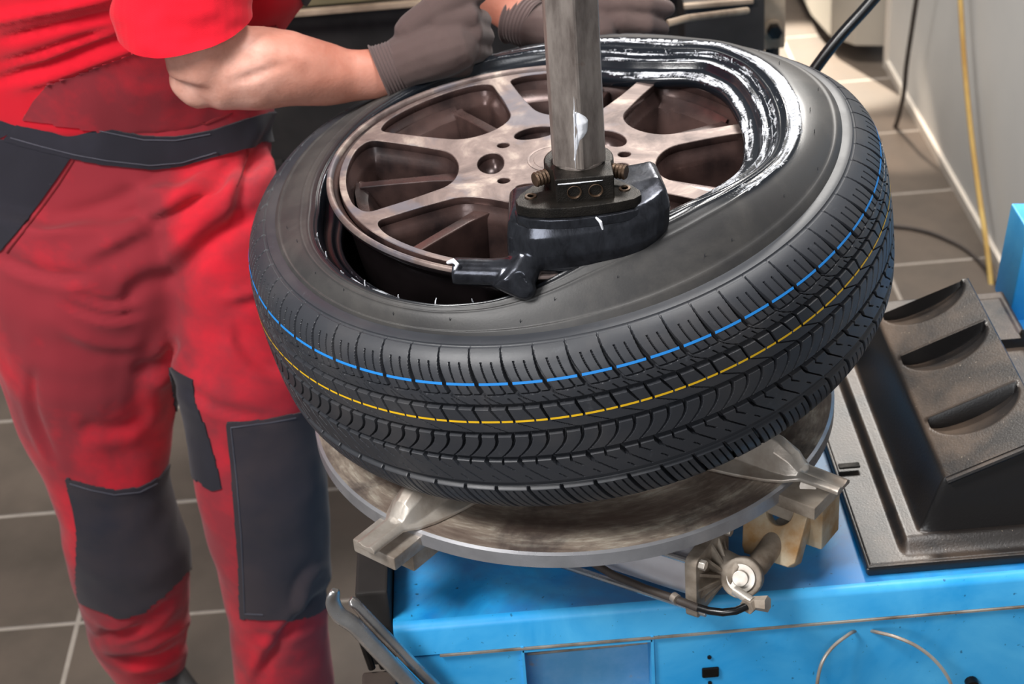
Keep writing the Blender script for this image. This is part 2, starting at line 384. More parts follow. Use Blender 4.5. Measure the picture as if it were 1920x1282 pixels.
wb.prism(prof, .05, 1.6); struct(wb.build('wall_back', M_['wall2'], bevel=.004))

# ------------------------------------------------------------------ blue machine cabinet
cab = thing('machine_cabinet', 'bright blue sheet metal cabinet of the tyre changer under the turntable', 'machine', (.1, .1, ZT))
zt_ = H-.12
XL, XR, YF, YB = -.208, .78, -.222, .262
MB().box(((XL+XR)/2, (YF+YB)/2, zt_-.0015), (XR-XL, YB-YF, .003)).build('top_plate', M_['blue_top'], cab, bevel=.001)
# rolled front edge and fascia
m = MB(); prof = []
for k in range(7):
    a = R_(90-k*13); prof.append((YF-.010*math.cos(a)*1.0, zt_-.010+.010*math.sin(a)))
prof += [(YF-.014, zt_-.036)]
m.rings([[(x, y, z) for y, z in prof]+[(x, y+.003, z-.002) for y, z in prof[::-1]] for x in (XL, XR)], closed=True)
m.build('front_fascia', M_['blue'], cab)
MB().box(((XL+.045+XR)/2, YF-.0145, zt_-.0375), (XR-XL-.045, .003, .0022)).build('seam_strip', M_['cast_alu'], cab)
# front panel with a recessed tool tray
yf = YF-.012
def pan(x0_, x1_, z0, z1, nm='front_panel'):
    return MB().box(((x0_+x1_)/2, yf+.002, (z0+z1)/2), (x1_-x0_, .004, z1-z0)).build(nm, M_['blue'], cab)
a0 = PY(978, 1200, yf)[0]; a1 = PY(1222, 1185, yf)[0]; zt1 = zt_-.0395
pan(XL, a0, .05, zt1); pan(a1, XR, .05, zt1); pan(a0, a1, .05, zt_-.22)
m = MB(); dz = .16
m.box(((a0+a1)/2, yf+.040, zt_-.13), (a1-a0, .004, .19)); m.build('tray_back', M_['blue_rust'], cab)
for xx in (a0, a1): MB().box((xx, yf+.019, zt_-.13), (.003, .044, .19)).build('tray_side', M_['blue'], cab)
MB().box(((a0+a1)/2, yf+.019, zt_-.0415), (a1-a0, .044, .003)).build('tray_lintel', M_['blue'], cab)
MB().box(((a0+a1)/2, yf+.010, zt_-.22), (a1-a0, .044, .003)).build('tray_shelf', M_['blue_rust'], cab)
# rust weld line along the top of the tray back
MB().tube([(a0+.004, yf+.037, zt_-.0815), (a0+.05, yf+.0368, zt_-.0805), (a1-.03, yf+.037, zt_-.0800), (a1-.002, yf+.0368, zt_-.079)], .0019, 6).build('weld_bead', M_['cast_alu'], cab)
MB().box((XL+.002, (YF+YB)/2, (zt_)/2), (.004, YB-YF, zt_-.01)).build('left_side', M_['blue'], cab)
MB().box((XR-.002, (YF+YB)/2, (zt_)/2), (.004, YB-YF, zt_-.01)).build('right_side', M_['blue'], cab)
MB().box(((XL+XR)/2, YB, (zt_)/2), (XR-XL, .004, zt_-.01)).build('back_panel', M_['blue'], cab)
# slot plug and small screw holes on the front panel
p = PY(1332, 1260, yf-.001); MB().box(p, (.018, .004, .013)).build('slot_plug', M_['steel_dark'], cab, bevel=.0015)
for q in ((1330, 1232), (1331, 1280)):
    p = PY(*q, yf-.001); MB().tube([(p[0], p[1]-.001, p[2]), (p[0], p[1]+.002, p[2])], .0022, 10).build('screw_hole', M_['black_gloss'], cab)
p = PY(1822, 1281, yf-.004); MB().tube([(p[0], p[1]-.005, p[2]), (p[0], p[1]+.006, p[2])], .007, 14).build('knob', M_['steel_dark'], cab)
# wire ring holder: two separate half hoops
def hoop(pts, nm, lb):
    P = []
    for (x, y, off) in pts: P.append(PY(x, y, yf-off))
    Q = []
    for i in range(len(P)-1):
        for k in range(5): 
            tt = k/5; p0 = P[max(i-1, 0)]; p1 = P[i]; p2 = P[i+1]; p3 = P[min(i+2, len(P)-1)]
            Q.append(.5*((2*p1)+(-p0+p2)*tt+(2*p0-5*p1+4*p2-p3)*tt*tt+(-p0+3*p1-3*p2+p3)*tt**3))
    Q.append(P[-1]); o = MB().tube(Q, .0019, 10).build(nm, M_['zinc']); tag(o, lb, 'wire hook', 'wire hoops on the blue front'); return o
hoop([(1604, 1182, -.002), (1590, 1190, .010), (1562, 1212, .020), (1542, 1240, .028), (1533, 1275, .032), (1532, 1310, .034), (1540, 1350, .03)], 'wire_hoop', 'left bent wire hoop sticking out of the blue front panel')
hoop([(1633, 1182, -.002), (1645, 1185, .008), (1680, 1194, .020), (1720, 1212, .028), (1755, 1240, .033), (1780, 1275, .035), (1795, 1320, .034)], 'wire_hoop', 'right bent wire hoop sticking out of the blue front panel')
# blue column at the right edge
col_ = thing('machine_column', 'bright blue upright column at the right edge behind the tray', 'machine column', (.66, .30, ZT))
MB().box((.695, .300, .92), (.12, .12, .80)).build('column_box', M_['blue'], col_, bevel=.006)
gp = [PY(x, y, .25) for x, y in ((1893, 592), (1926, 430), (1990, 430), (1990, 640), (1912, 640))]
MB().rings([[tuple(p) for p in gp], [(p[0], p[1]+.07, p[2]) for p in gp]]).build('gusset_plate', M_['blue'], col_, bevel=.003)
MB().box((.690, .300, H-.114), (.10, .14, .010)).build('foot_plate', M_['blue'], col_, bevel=.002)

# dark bracket on the left side of the cabinet, behind the levers
hb = thing('lever_holder', 'dusty grey lever bracket on the left side of the blue cabinet', 'bracket', (-.23, -.2, .5))
m = MB(); q0 = PY(697, 1080, -.16); q1 = PY(690, 1290, -.2)
m.box((-.226, -.17, H-.13), (.034, .1, .10)); m.build('bracket_plate', M_['bench_dark'], hb, bevel=.004)
m = MB(); m.box((-.228, -.262, H-.235), (.036, .06, .12)); m.build('bracket_pocket', M_['rubber_cord'], hb, bevel=.003)
for k in range(3): MB().tube([(-.243+k*.012, -.228, H-.125), (-.235+k*.012, -.234, H-.17)], .004, 8).build('bracket_rod', M_['steel_dark'], hb)
# two tyre levers
def lever(pts, Y0, name, lb, wid):
    P = [PY(x, y, Y0+k) for x, y, k in pts]
    Q = []
    for i in range(len(P)-1):
        for k in range(6):
            tt = k/6; p0 = P[max(i-1, 0)]; p1 = P[i]; p2 = P[i+1]; p3 = P[min(i+2, len(P)-1)]
            Q.append(.5*((2*p1)+(-p0+p2)*tt+(2*p0-5*p1+4*p2-p3)*tt*tt+(-p0+3*p1-3*p2+p3)*tt**3))
    Q.append(P[-1]); n = len(Q)
    rad = []
    for i in range(n):
        u = i/(n-1); wv = wid*(1-.0*u) if u > .08 else wid*(.35+.65*math.sqrt(u/.08)); th = .0035+.0035*min(1, max(0, (u-.1)/.3)); rad.append((wv, th))
    o = MB().tube(Q, rad, 14, ref=(.7, -.5, .7)).build(name, M_['chrome'])
    return tag(o, lb, 'tyre lever', 'steel tyre levers at the cabinet corner')
lever([(628, 1106, 0), (624, 1128, 0), (636, 1152, 0), (664, 1172, 0), (700, 1210, .0), (750, 1262, .0), (820, 1335, .01), (900, 1420, .02)], -.285, 'tyre_lever', 'steel tyre lever with a hooked tip nearest the red trouser leg', .0085)
lever([(655, 1127, 0), (668, 1133, 0), (690, 1158, 0), (730, 1200, 0), (775, 1246, .0), (840, 1312, .01), (920, 1400, .02)], -.265, 'tyre_lever', 'steel tyre lever lying against the blue cabinet corner behind the hooked one', .006)

# ------------------------------------------------------------------ black moulded tray on the cabinet
tray = thing('storage_tray', 'dusty black moulded plastic tray with scooped compartments on the blue cabinet', 'tray', (.42, 0, zt_))
# heightfield: x .284..0.60, y -.212...22
nx, ny = 150, 260
xs = np.linspace(.284, .56, nx); ys = np.linspace(-.214, .27, ny); XX, YY = np.meshgrid(xs, ys)
zfl = -.106
def edge(v, a, b): return sstep(a, b, v)
deckz = -.032+(XX-.37)/.103*.043
mask = edge(XX, .344, .372)*edge(YY, -.178, -.172)*(1-edge(YY, .148, .152))*(1-edge(XX, .476, .484))
Z = zfl*(1-mask)+mask*deckz
# rim bead of the flange, inner step
Z += .006*(1-edge(XX, .291, .296))*0
Z += .010*edge(XX, .322, .332)*(1-mask)*edge(YY, -.205, -.18)*(1-edge(YY, .16, .17))
Z += (.02)*edge(YY, .152, .16)*(1-mask)*edge(XX, .33, .34)
Z = np.where((YY > .156) & (XX > .44) & (XX < .55) & (YY < .25), -.085, Z)
for k, yr in enumerate((.147, .05, -.074)):
    a = np.clip((XX-.376)/(.47-.376), 0, 1); b = (yr+(XX-.377)*.0-YY)
    arc = np.sqrt(np.clip(1-(2*a-1)**2, 0, 1)); 
    inside = (XX > .378) & (XX < .468) & (b > 0)
    dep = .021*np.clip(arc-b/.048, 0, 1)**.8
    Z = np.where(inside, Z-dep, Z)
    Z += np.where((XX > .376) & (XX < .47), .003*np.exp(-((b+.0025)/.0026)**2), 0)
rimf = (1-edge(np.minimum(np.minimum(XX-.284, .56-XX), np.minimum(YY+.214, .27-YY)), 0, .004))
Z -= rimf*.004
V = np.stack([XX, YY, Z+H], -1)
tg_ = grid_mesh('tray_shell', V, M_['tray'], tray, closed_u=False)
tg_.data.set_sharp_from_angle(angle=R_(50))
m = MB()
m.box((.422, .028, H-.113), (.2758, .4838, .0125)); m.build('tray_flange', M_['tray'], tray, bevel=.003)
# rolled lips on the front of the deck
m = MB().tube([(.372, -.1765, H-.033), (.474, -.1765, H+.010)], .0035, 8); m.build('deck_lip', M_['tray'], tray)
pb = PZ(1592, 873, -.1); MB().box(pb, (.024, .009, .003)).build('bolt_slot', M_['iron_black'], tray, bevel=.002)

# ------------------------------------------------------------------ turntable
tt = thing('turntable', 'round worn steel turntable with a bright grey rim under the tyre', 'turntable', (0, 0, H-.09))
RT = .2847
MB().lathe([(.03, 0), (.12, -.0), (.19, 0), (.245, -.0), (.2815, .0005), (.2818, -.0008)], (0, 0, H), 160).build('plate_top', M_['plate'], tt)
MB().lathe([(.2815, .0006), (RT, -.0012), (RT, -.016), (.280, -.018), (.05, -.018)], (0, 0, H), 160).build('plate_rim', M_['plate_edge'], tt)
MB().lathe([(.001, .004), (.03, .004), (.03, -.006)], (0, 0, H), 40).build('hub_boss', M_['steel_dark'], tt)
MB().lathe([(.0, -.018), (.06, -.018), (.06, -.06), (.08, -.062), (.08, -.119), (0, -.119)], (0, 0, H), 48).build('spindle', M_['steel_dark'], tt)
for k, ang in enumerate((229, 319, 49, 139)):
    c = thing('jaw_clamp', ['worn steel jaw clamp with a tongue at the front left of the turntable', 'worn steel jaw clamp with a tongue at the front right of the turntable',
        'steel jaw clamp under the back right of the tyre', 'steel jaw clamp under the back left of the tyre'][k], 'clamp', (.25*math.cos(R_(ang)), .25*math.sin(R_(ang)), H), 'turntable clamps')
    Rz = Matrix.Rotation(R_(ang), 3, 'Z')
    def L(pts, Rz=Rz): return [Rz @ Vector(p)+Vector((0, 0, H)) for p in pts]
    # jaw: lofted cross sections along the radius
    def sec(r, hw, hd, top, base, dome):
        return L([(r, -hw, base), (r, -hw, base+.004), (r, -hd, base+.006), (r, -hd*.72, base+.006+dome*.66), (r, -hd*.3, top), (r, hd*.3, top), (r, hd*.72, base+.006+dome*.66),
                  (r, hd, base+.006), (r, hw, base+.004), (r, hw, base)])
    m = MB(); m.rings([sec(.198, .047, .019, .044, .0008, .037), sec(.235, .039, .019, .041, .0008, .035), sec(.265, .030, .0185, .036, .0008, .031), sec(.281, .0225, .0165, .026, .001, .021),
                       sec(.291, .0150, .012, .0125, .002, .005), sec(.296, .0132, .0105, .0092, .003, .002), sec(.325, .0125, .010, .0085, .003, .002), sec(.338, .0125, .010, .0082, .003, .002)])
    m.build('jaw', M_['zinc'], c, bevel=.0012, seg=2)
    m = MB(); m.box(tuple(Rz @ Vector((.288, -.004, -.014))+Vector((0, 0, H))), (.072, .056, .016), M=Rz); m.build('slide_block', M_['cast_alu'] if k else M_['zinc'], c, bevel=.002)
    m = MB(); m.box(tuple(Rz @ Vector((.255, 0, -.036))+Vector((0, 0, H))), (.07, .03, .03), M=Rz); m.build('slide_guide', M_['cast_alu'], c, bevel=.002)

# bracket plate, link pin and pneumatic cylinder below the turntable
act = thing('pneumatic_cylinder', 'silver pneumatic clamp cylinder with cast end cap under the turntable', 'cylinder', (.1, -.2, zt_))
def Pz(x, y, z): return Vector(PZ(x, y, z))
ecap = Vector((.122, -.235, H-.075)); ax = Vector((-.83, .55, 0)).normalized(); per = Vector((-ax.y, ax.x, 0)); up = Vector((0, 0, 1))
Rm = Matrix((ax, per, up)).transposed()
def lc(a, b, c_): return ecap+ax*a+per*b+up*c_
m = MB(); m.tube([lc(.012, 0, 0), lc(.25, 0, 0)], .031, 40); m.build('barrel', M_['cyl'], act, angle=50)
sq = [(-.034, -.034), (.034, -.034), (.034, .034), (-.034, .034)]
def rsq(h, r, n=5):
    out = []
    for cx_, cy_, a0_ in ((h-r, h-r, 0), (-h+r, h-r, 90), (-h+r, -h+r, 180), (h-r, -h+r, 270)):
        for k in range(n+1): a = R_(a0_+90*k/n); out.append((cx_+r*math.cos(a), cy_+r*math.sin(a)))
    return out
m = MB(); 
for z0, z1, hh in ((0, .013, .038),):
    m.rings([[lc(z, b, c_) for b, c_ in rsq(hh, .008)] for z in (z0, z1)])
m.build('end_cap', M_['cast_alu'], act, bevel=.0012)
for b, c_ in ((.03, .03), (-.03, .03), (-.03, -.03), (.03, -.03)):
    MB().tube([lc(-.007, b, c_), lc(0, b, c_)], .0055, 6).build('cap_bolt', M_['zinc'], act, bevel=.0006)
    MB().tube([lc(.01, b, c_), lc(.25, b, c_)], .0036, 10).build('tie_rod', M_['chrome'], act)
for aa in range(0, 180, 30):   # ribs on the cap
    d = per*math.cos(R_(aa))+up*math.sin(R_(aa))
    MB().add([lc(0, 0, 0)+d*.034, lc(0, 0, 0)-d*.034, lc(-.014, 0, 0)-d*.012, lc(-.014, 0, 0)+d*.012]+[lc(0, 0, 0)+d*.034+d.cross(ax)*.003, lc(0, 0, 0)-d*.034+d.cross(ax)*.003, lc(-.014, 0, 0)-d*.012+d.cross(ax)*.003, lc(-.014, 0, 0)+d*.012+d.cross(ax)*.003],
             [(0, 1, 2, 3), (7, 6, 5, 4), (0, 4, 5, 1), (1, 5, 6, 2), (2, 6, 7, 3), (3, 7, 4, 0)]).build('cap_rib', M_['cast_alu'], act)
# clevis ear with washer and bolt
ear = Pz(1392, 1082, -.075); earn = Vector((-.25, -.75, .55)).normalized()
m = MB(); m.tube([lc(0, -.012, -.0), ear+Vector((.0, 0, 0))], [.017, .018], 20); m.tube([ear-earn*.012, ear+earn*.010], .021, 28); m.tube([ear+Vector((-.004, 0, .012)), Pz(1352, 1030, -.065)], [.008, .003], 10)
me = remeshed(m, .0016, 4); link_mesh('clevis', me, M_['cast_alu'], act)
MB().tube([ear+earn*.010, ear+earn*.0125], .0145, 28).build('washer', M_['zinc'], act, bevel=.0005)
MB().tube([ear+earn*.012, ear+earn*.0175], .0082, 20).build('pin_head', M_['zinc'], act, bevel=.001)
# link bar from clevis up to the bracket
brk = thing('clamp_link', 'rust-stained cast link bracket with a round hole below the right clamp', 'bracket', (.2, -.2, zt_))
la = Pz(1400, 1075, -.075)+Vector((.012, 0.01, 0)); lb_ = Pz(1470, 990, -.07)
MB().tube([la, lb_], .0120, 24, end_round=True).build('link_pin', M_['cast_alu'], brk)
# bracket plate with hole
bp = Pz(1462, 978, -.055); bn = Vector((-.55, -.62, .56)).normalized(); bx = Vector((.80, -.55, 0)); bx = (bx-bn*bx.dot(bn)).normalized(); by = bn.cross(bx)
cu = bpy.data.curves.new('plate', 'CURVE'); cu.dimensions = '2D'; cu.fill_mode = 'BOTH'; cu.extrude = .007; cu.bevel_depth = .001; cu.bevel_resolution = 1
def spl(cu, pts):
    s = cu.splines.new('POLY'); s.points.add(len(pts)-1)
    for p, q in zip(s.points, pts): p.co = (q[0], q[1], 0, 1)
    s.use_cyclic_u = True
spl(cu, [(-.030, -.034), (-.026, -.040), (.024, -.040), (.030, -.034), (.031, .038), (.024, .044), (-.036, .044), (-.040, .036), (-.038, .0)])
spl(cu, [(.0+.0165*math.cos(2*math.pi*k/28), .012+.0165*math.sin(2*math.pi*k/28)) for k in range(28)])
def curve_mesh(cu):
    o = bpy.data.objects.new('tmp', cu); COL.objects.link(o); bpy.context.view_layer.update()
    me = bpy.data.meshes.new_from_object(o.evaluated_get(bpy.context.evaluated_depsgraph_get()))
    bpy.data.objects.remove(o); bpy.data.curves.remove(cu); return me
me = curve_mesh(cu); A = co(me); A = np.array(bp)+A[:, :1]*np.array(bx)+A[:, 1:2]*np.array(by)+A[:, 2:]*np.array(bn); setco(me, A)
link_mesh('bracket_plate', me, M_['ochre'], brk)
MB().box(Pz(1490, 925, -.03)+Vector((.0, .02, -.008)), (.07, .028, .014), rz=R_(-38)).build('slide_bar', M_['cast_alu'], brk, bevel=.002)
MB().box(Pz(1530, 960, -.05), (.035, .04, .06), rz=R_(-38)).build('slide_foot', M_['ochre'], brk, bevel=.003)
MB().tube([Pz(1515, 912, -.02), Pz(1515, 912, -.004)], .009, 14).build('cap_nut', M_['zinc'], brk, bevel=.001)
# air line: grey sleeve, black end, elbow fitting
air = thing('air_line', 'thin air hose running along the silver cylinder to a brass elbow', 'hose', (.1, -.25, zt_))
P1 = [PZ(x, y, z) for x, y, z in ((1100, 1048, -.07), (1150, 1078, -.075), (1210, 1103, -.08), (1265, 1122, -.082), (1310, 1140, -.082))]
P2 = [PZ(x, y, z) for x, y, z in ((1306, 1138, -.082), (1330, 1145, -.080), (1355, 1148, -.078), (1380, 1145, -.076), (1400, 1136, -.074))]
MB().tube(P1, .0042, 12).build('grey_sleeve', M_['rubber_cord'], air)
MB().tube(P2, .0040, 12).build('black_hose_end', M_['black_gloss'], air)
MB().tube([PZ(1262, 1118, -.08), PZ(1270, 1124, -.08)], .0052, 12).build('crimp_ring', M_['zinc'], air)
MB().tube([PZ(1400, 1138, -.074), PZ(1412, 1128, -.074)], .0085, 6).build('hex_nut', M_['cast_alu'], air, bevel=.0006)
MB().tube([PZ(1412, 1130, -.074), PZ(1440, 1132, -.07)], [.0068, .0085], 6).build('elbow_fitting', M_['cast_alu'], air, bevel=.0006)
MB().tube([PZ(1410, 1128, -.070), PZ(1378, 1106, -.068)], .005, 12).build('thread_stub', M_['zinc'], air)

# ------------------------------------------------------------------ wheel rim
wh = thing('alloy_wheel', 'bronze seven-spoke alloy wheel rim with machined face lying on the turntable', 'wheel', (0, 0, H+.05))
ZL = H+.284
lip = [(.2315, -.0005), (.2335, 0), (.2350, -.001), (.2357, -.004), (.2350, -.0075), (.2325, -.011), (.226, -.015), (.2185, -.019), (.217, -.026), (.2165, -.050), (.2135, -.066), (.2095, -.09), (.2085, -.12), (.2085, -.18), (.211, -.20), (.217, -.205), (.217, -.22), (.234, -.226), (.234, -.236), (.226, -.237), (.21, -.232), (.204, -.2), (.201, -.17), (.202, -.10), (.2045, -.07), (.2075, -.050)]
MB().lathe(lip, (0, 0, ZL), 200).build('barrel', M_['barrel'], wh, angle=60)
MB().lathe([(.2357, -.004), (.2353, -.0012), (.2338, .0004), (.2315, 0), (.2296, -.0018), (.2288, -.004)], (0, 0, ZL+.0002), 220).build('lip', M_['face'], wh, angle=60)
MB().lathe([(.2290, -.0035), (.2275, -.0055), (.2250, -.006), (.2225, -.010), (.2165, -.024), (.2130, -.030), (.2110, -.044), (.206, -.050)], (0, 0, ZL), 200).build('rim_well', M_['paint_brown'], wh, angle=60)
SPK = [206, 154, 104, 57, 10.5, -38, -94]
def chaikin(P, n):
    for _ in range(n):
        Q = []
        for i in range(len(P)):
            a = np.array(P[i]); b = np.array(P[(i+1) % len(P)]); Q += [a*.75+b*.25, a*.25+b*.75]
        P = Q
    return [tuple(p) for p in P]
def offpoly(P, d):
    P = np.array(P); n = len(P); out = []
    for i in range(n):
        t_ = P[(i+1) % n]-P[i-1]; t_ /= np.linalg.norm(t_)+1e-9; out.append(P[i]+np.array([-t_[1], t_[0]])*d)
    return out
wins = []
cu = bpy.data.curves.new('face', 'CURVE'); cu.dimensions = '2D'; cu.fill_mode = 'BOTH'; cu.extrude = .0035; cu.bevel_depth = .0008; cu.bevel_resolution = 1
spl(cu, [(.2215*math.cos(2*math.pi*k/180), .2215*math.sin(2*math.pi*k/180)) for k in range(180)])
for k in range(7):
    aL = SPK[k]; aR = SPK[(k+1) % 7]
    if aR > aL: aR -= 360
    def hw(r): return .0095+.0055*max(0, (.17-r)/.07)**1.5
    pts = []
    ri = .102
    for r in (.116, .14, .165, .19, .210): pts.append((r, R_(aL)-math.asin(hw(r)/r)))
    aa, bb = pts[-1][1], R_(aR)+math.asin(hw(.21)/.21)
    for q in range(1, 8): pts.append((.2165 if 0 < q < 8 else .21, aa+(bb-aa)*q/8))
    for r in (.210, .19, .165, .14, .116): pts.append((r, R_(aR)+math.asin(hw(r)/r)))
    aa, bb = pts[-1][1], pts[0][1]
    for q in (1, 2): pts.append((.101, aa+(bb-aa)*(.30 if q == 1 else .70)))
    poly = chaikin([(r*math.cos(a), r*math.sin(a)) for r, a in pts], 2)
    wins.append((k, poly)); spl(cu, poly)
lug = []
for k in range(5):
    a = R_(106+72*k); cx_, cy_ = .066*math.cos(a), .066*math.sin(a)
    pl = []
    for q in range(28):
        u = 2*math.pi*q/28; tr_, rr_ = .0245*math.cos(u), .0165*math.sin(u)*(1.0 if math.sin(u) > 0 else .75)
        pl.append((cx_+rr_*math.cos(a)-tr_*math.sin(a), cy_+rr_*math.sin(a)+tr_*math.cos(a)))
    lug.append(pl); spl(cu, pl)
hol = []
for k in range(5):
    a = R_(142+72*k); pl = [(.068*math.cos(a)+.0072*math.cos(2*math.pi*q/18), .068*math.sin(a)+.0072*math.sin(2*math.pi*q/18)) for q in range(18)]
    hol.append(pl); spl(cu, pl)
me = curve_mesh(cu); A = co(me); rr = np.hypot(A[:, 0], A[:, 1]); A[:, 2] += ZL-.0052; setco(me, A)
me.materials.clear(); me.materials.append(M_['face']); me.materials.append(M_['paint_brown'])
nz_ = np.empty(len(me.polygons)*3, np.float32); me.polygons.foreach_get('normal', nz_)
me.polygons.foreach_set('material_index', (nz_.reshape(-1, 3)[:, 2] < .3).astype(np.int32)); me.update()
link_mesh('spoked_face', me, M_['face'], wh)
for k, poly in wins:
    m = MB(); rs = []
    A_ = np.array(poly); area_ = sum(A_[i][0]*A_[(i+1) % len(A_)][1]-A_[(i+1) % len(A_)][0]*A_[i][1] for i in range(len(A_)))
    sg = 1 if area_ > 0 else -1
    for d, z in ((-.0006, -.004), (.0005, -.009), (.003, -.016), (.0062, -.020), (.0075, -.026), (.0095, -.045), (.013, -.075)):
        q_ = offpoly(poly, d*sg); lim = .2065 if z < -.03 else .23; rs.append([(p[0]*min(1, lim/math.hypot(*p)), p[1]*min(1, lim/math.hypot(*p)), ZL+z) for p in q_])
    m.rings(rs, cap=False); m.build('pocket_wall', M_['paint_brown'], wh, angle=60)
    # recessed second rib running along one side of every opening
    aL = SPK[k]; aR = SPK[(k+1) % 7]; aR -= 360*(aR > aL); o_ = 21 if k == 0 else 15.5
    b = R_(aR+o_); a = b
    d1 = Vector((math.cos(a), math.sin(a), 0)); d2 = Vector((math.cos(b), math.sin(b), 0)); per_ = Vector((-math.sin(b), math.cos(b), 0))
    P = []
    for r, z, hw_ in ((.094, -.015, .010), (.13, -.016, .0065), (.17, -.018, .006), (.20, -.020, .006), (.207, -.020, .009)):
        c_ = d2*r; P.append([c_+per_*hw_+Vector((0, 0, ZL+z)), c_-per_*hw_+Vector((0, 0, ZL+z)), c_-per_*(hw_+.004)+Vector((0, 0, ZL+z-.05)), c_+per_*(hw_+.004)+Vector((0, 0, ZL+z-.05))])
    MB().rings(P).build('inner_rib', M_['paint_brown'], wh, bevel=.0018)
    # web between spoke and rib at the rim end
    b2 = R_(aL-25); d3 = Vector((math.cos(b2), math.sin(b2), 0)); P = []
    for rr_, zz in ((.208, -.016), (.204, -.022), (.196, -.026), (.178, -.060), (.172, -.09)):
        P.append([Vector((rr_*math.cos(R_(aR+o_+(aL-aR-o_-2)*u)), rr_*math.sin(R_(aR+o_+(aL-aR-o_-2)*u)), ZL+zz)) for u in (0, .25, .5, .75, 1)])
    m = MB(); m.rings(P, closed=False, cap=False); m.build('rim_web', M_['paint_brown'], wh)
for pl in lug+hol:
    big = len(pl) == 28; c_ = np.mean(np.array(pl), 0); dep = .018 if big else .010
    rs = [[(c_[0]+(p[0]-c_[0])*s_, c_[1]+(p[1]-c_[1])*s_, ZL-.0022-z) for p in pl] for s_, z in ((1.0, 0), (.97, dep*.3), (.85, dep*.7), (.6, dep*.95), (.1, dep))]
    MB().rings(rs, cap=False).build('lug_pocket' if big else 'drain_hole', M_['paint_brown'], wh)
MB().lathe([(0.001, 0), (.024, 0), (.026, -.0015), (.0275, -.0025), (.0285, 0.0), (.0305, .0003), (.031, -.001)], (0, 0, ZL-.0006), 64).build('centre_cap', M_['face'], wh)
MB().lathe([(.0, 0), (.10, 0), (.105, -.03), (.085, -.05), (.085, -.09), (.0, -.09)], (0, 0, ZL-.034), 64).build('hub_back', M_['barrel'], wh)

# ------------------------------------------------------------------ tyre
ty = thing('tyre', 'new black car tyre tilted on the rim with blue and yellow tread lines', 'tyre', (0, 0, H+.1))
Cc = np.array([-.0039, .0232, .2743+H]); N = np.array([-.1368, -.0816, 1.]); N /= np.linalg.norm(N)
E1 = np.cross([0, 1, 0], N); E1 /= np.linalg.norm(E1); E2 = np.cross(N, E1)
def tp(th, r, d):
    th, r, d = np.broadcast_arrays(th, r, d)
    gq = np.exp(-((np.mod(th-R_(35)+math.pi, 2*math.pi)-math.pi)/R_(30))**2); r = r-.32*np.clip(r-.27, 0, 1)*gq
    P = Cc+(r*np.cos(th))[..., None]*E1+(r*np.sin(th))[..., None]*E2-d[..., None]*N
    P[..., 2] -= .025*sstep(0, .3, P[..., 1])*sstep(-.35, -.05, P[..., 0])
    return P
def tp_old(th, r, d):
    th, r, d = np.broadcast_arrays(th, r, d)
    return Cc+(r*np.cos(th))[..., None]*E1+(r*np.sin(th))[..., None]*E2-d[..., None]*N
NB = 66
def cols(fine, coarse):
    out = []
    for b in range(NB):
        a = (b+.5)/NB*360; vis = (180 <= a <= 360) or a < 42 or a > 172
        n = fine if vis else coarse; out.append((b+np.arange(n)/n))
    return np.concatenate(out)
U = cols(52, 10); TH = U*2*math.pi/NB
# profile spline
PR = np.array([(.2950, 0.0), (.3030, .0010), (.3120, .0048), (.3215, .0120), (.3290, .0225), (.3335, .0350), (.3360, .0500), (.3374, .0700), (.3380, .0970), (.3374, .1240), (.3360, .1480), (.3320, .1700), (.3240, .1850), (.3120, .1960)])
seg = np.r_[0, np.cumsum(np.hypot(*np.diff(PR, axis=0).T))]
S_ = np.linspace(0, seg[-1], 330)
def cr(x, xs, ys):
    m = np.gradient(ys, xs); i = np.clip(np.searchsorted(xs, x)-1, 0, len(xs)-2); h = xs[i+1]-xs[i]; t_ = (x-xs[i])/h
    return (2*t_**3-3*t_**2+1)*ys[i]+(t_**3-2*t_**2+t_)*h*m[i]+(-2*t_**3+3*t_**2)*ys[i+1]+(t_**3-t_**2)*h*m[i+1]
rr0 = cr(S_, seg, PR[:, 0]); dd0 = cr(S_, seg, PR[:, 1])
tr = np.gradient(rr0); td = np.gradient(dd0); ln = np.hypot(tr, td); nr_, nd_ = td/ln, -tr/ln     # outward normal in (r,d)
u = U[None, :]; d = dd0[:, None]
DEP = .0072
def gr(x, w_, soft=.28): return 1-sstep(w_*(1-soft), w_*(1+soft), np.abs(x))
def per(x): return x-np.round(x)          # distance to the nearest integer
BL = 2*math.pi*.336/NB                    # block length in metres
g = np.zeros((len(S_), len(U)))
def cut(mask):
    global g; g = np.maximum(g, mask)
GR = (.0500, .0815, .1120, .1480)
for dc, w_ in zip(GR, (.0023, .0023, .0024, .0044)): cut(gr(d-dc+0*u, w_, .3))
# upper shoulder rib: widening slanted grooves that end at a fine wavy line
jit = .04*np.sin(np.round(u)*2.3)
s1 = .42*np.clip((d-.002)/.035, 0, 1)**1.5
q1 = per(u-s1+jit*0)
cut(np.where((d > .0022) & (d < .0372), gr(q1*BL, .0007+.0012*sstep(.006, .026, d), .4), 0)*(.45+.55*sstep(.004, .014, d)))
cut(.30*gr(d-.0024+0*u, .0006))
for o_ in (.35, .67): cut(np.where((d > .0105) & (d < .0365), .42*gr(per(u-s1-o_)*BL, .00065), 0))
cut(.55*gr(d-.0372+.0006*np.sin(2*math.pi*u), .00065))
cut(np.where((d > .0372) & (d < .0485), .6*gr(per(u-.42-.55*((d-.0372)/.011)**1.3)*BL, .0007), 0))
for o_ in (.12, .42): cut(np.where((d > .0415) & (d < .0485), .4*gr(per(u-o_-.2*(d-.0415)/.007)*BL, .00065), 0))
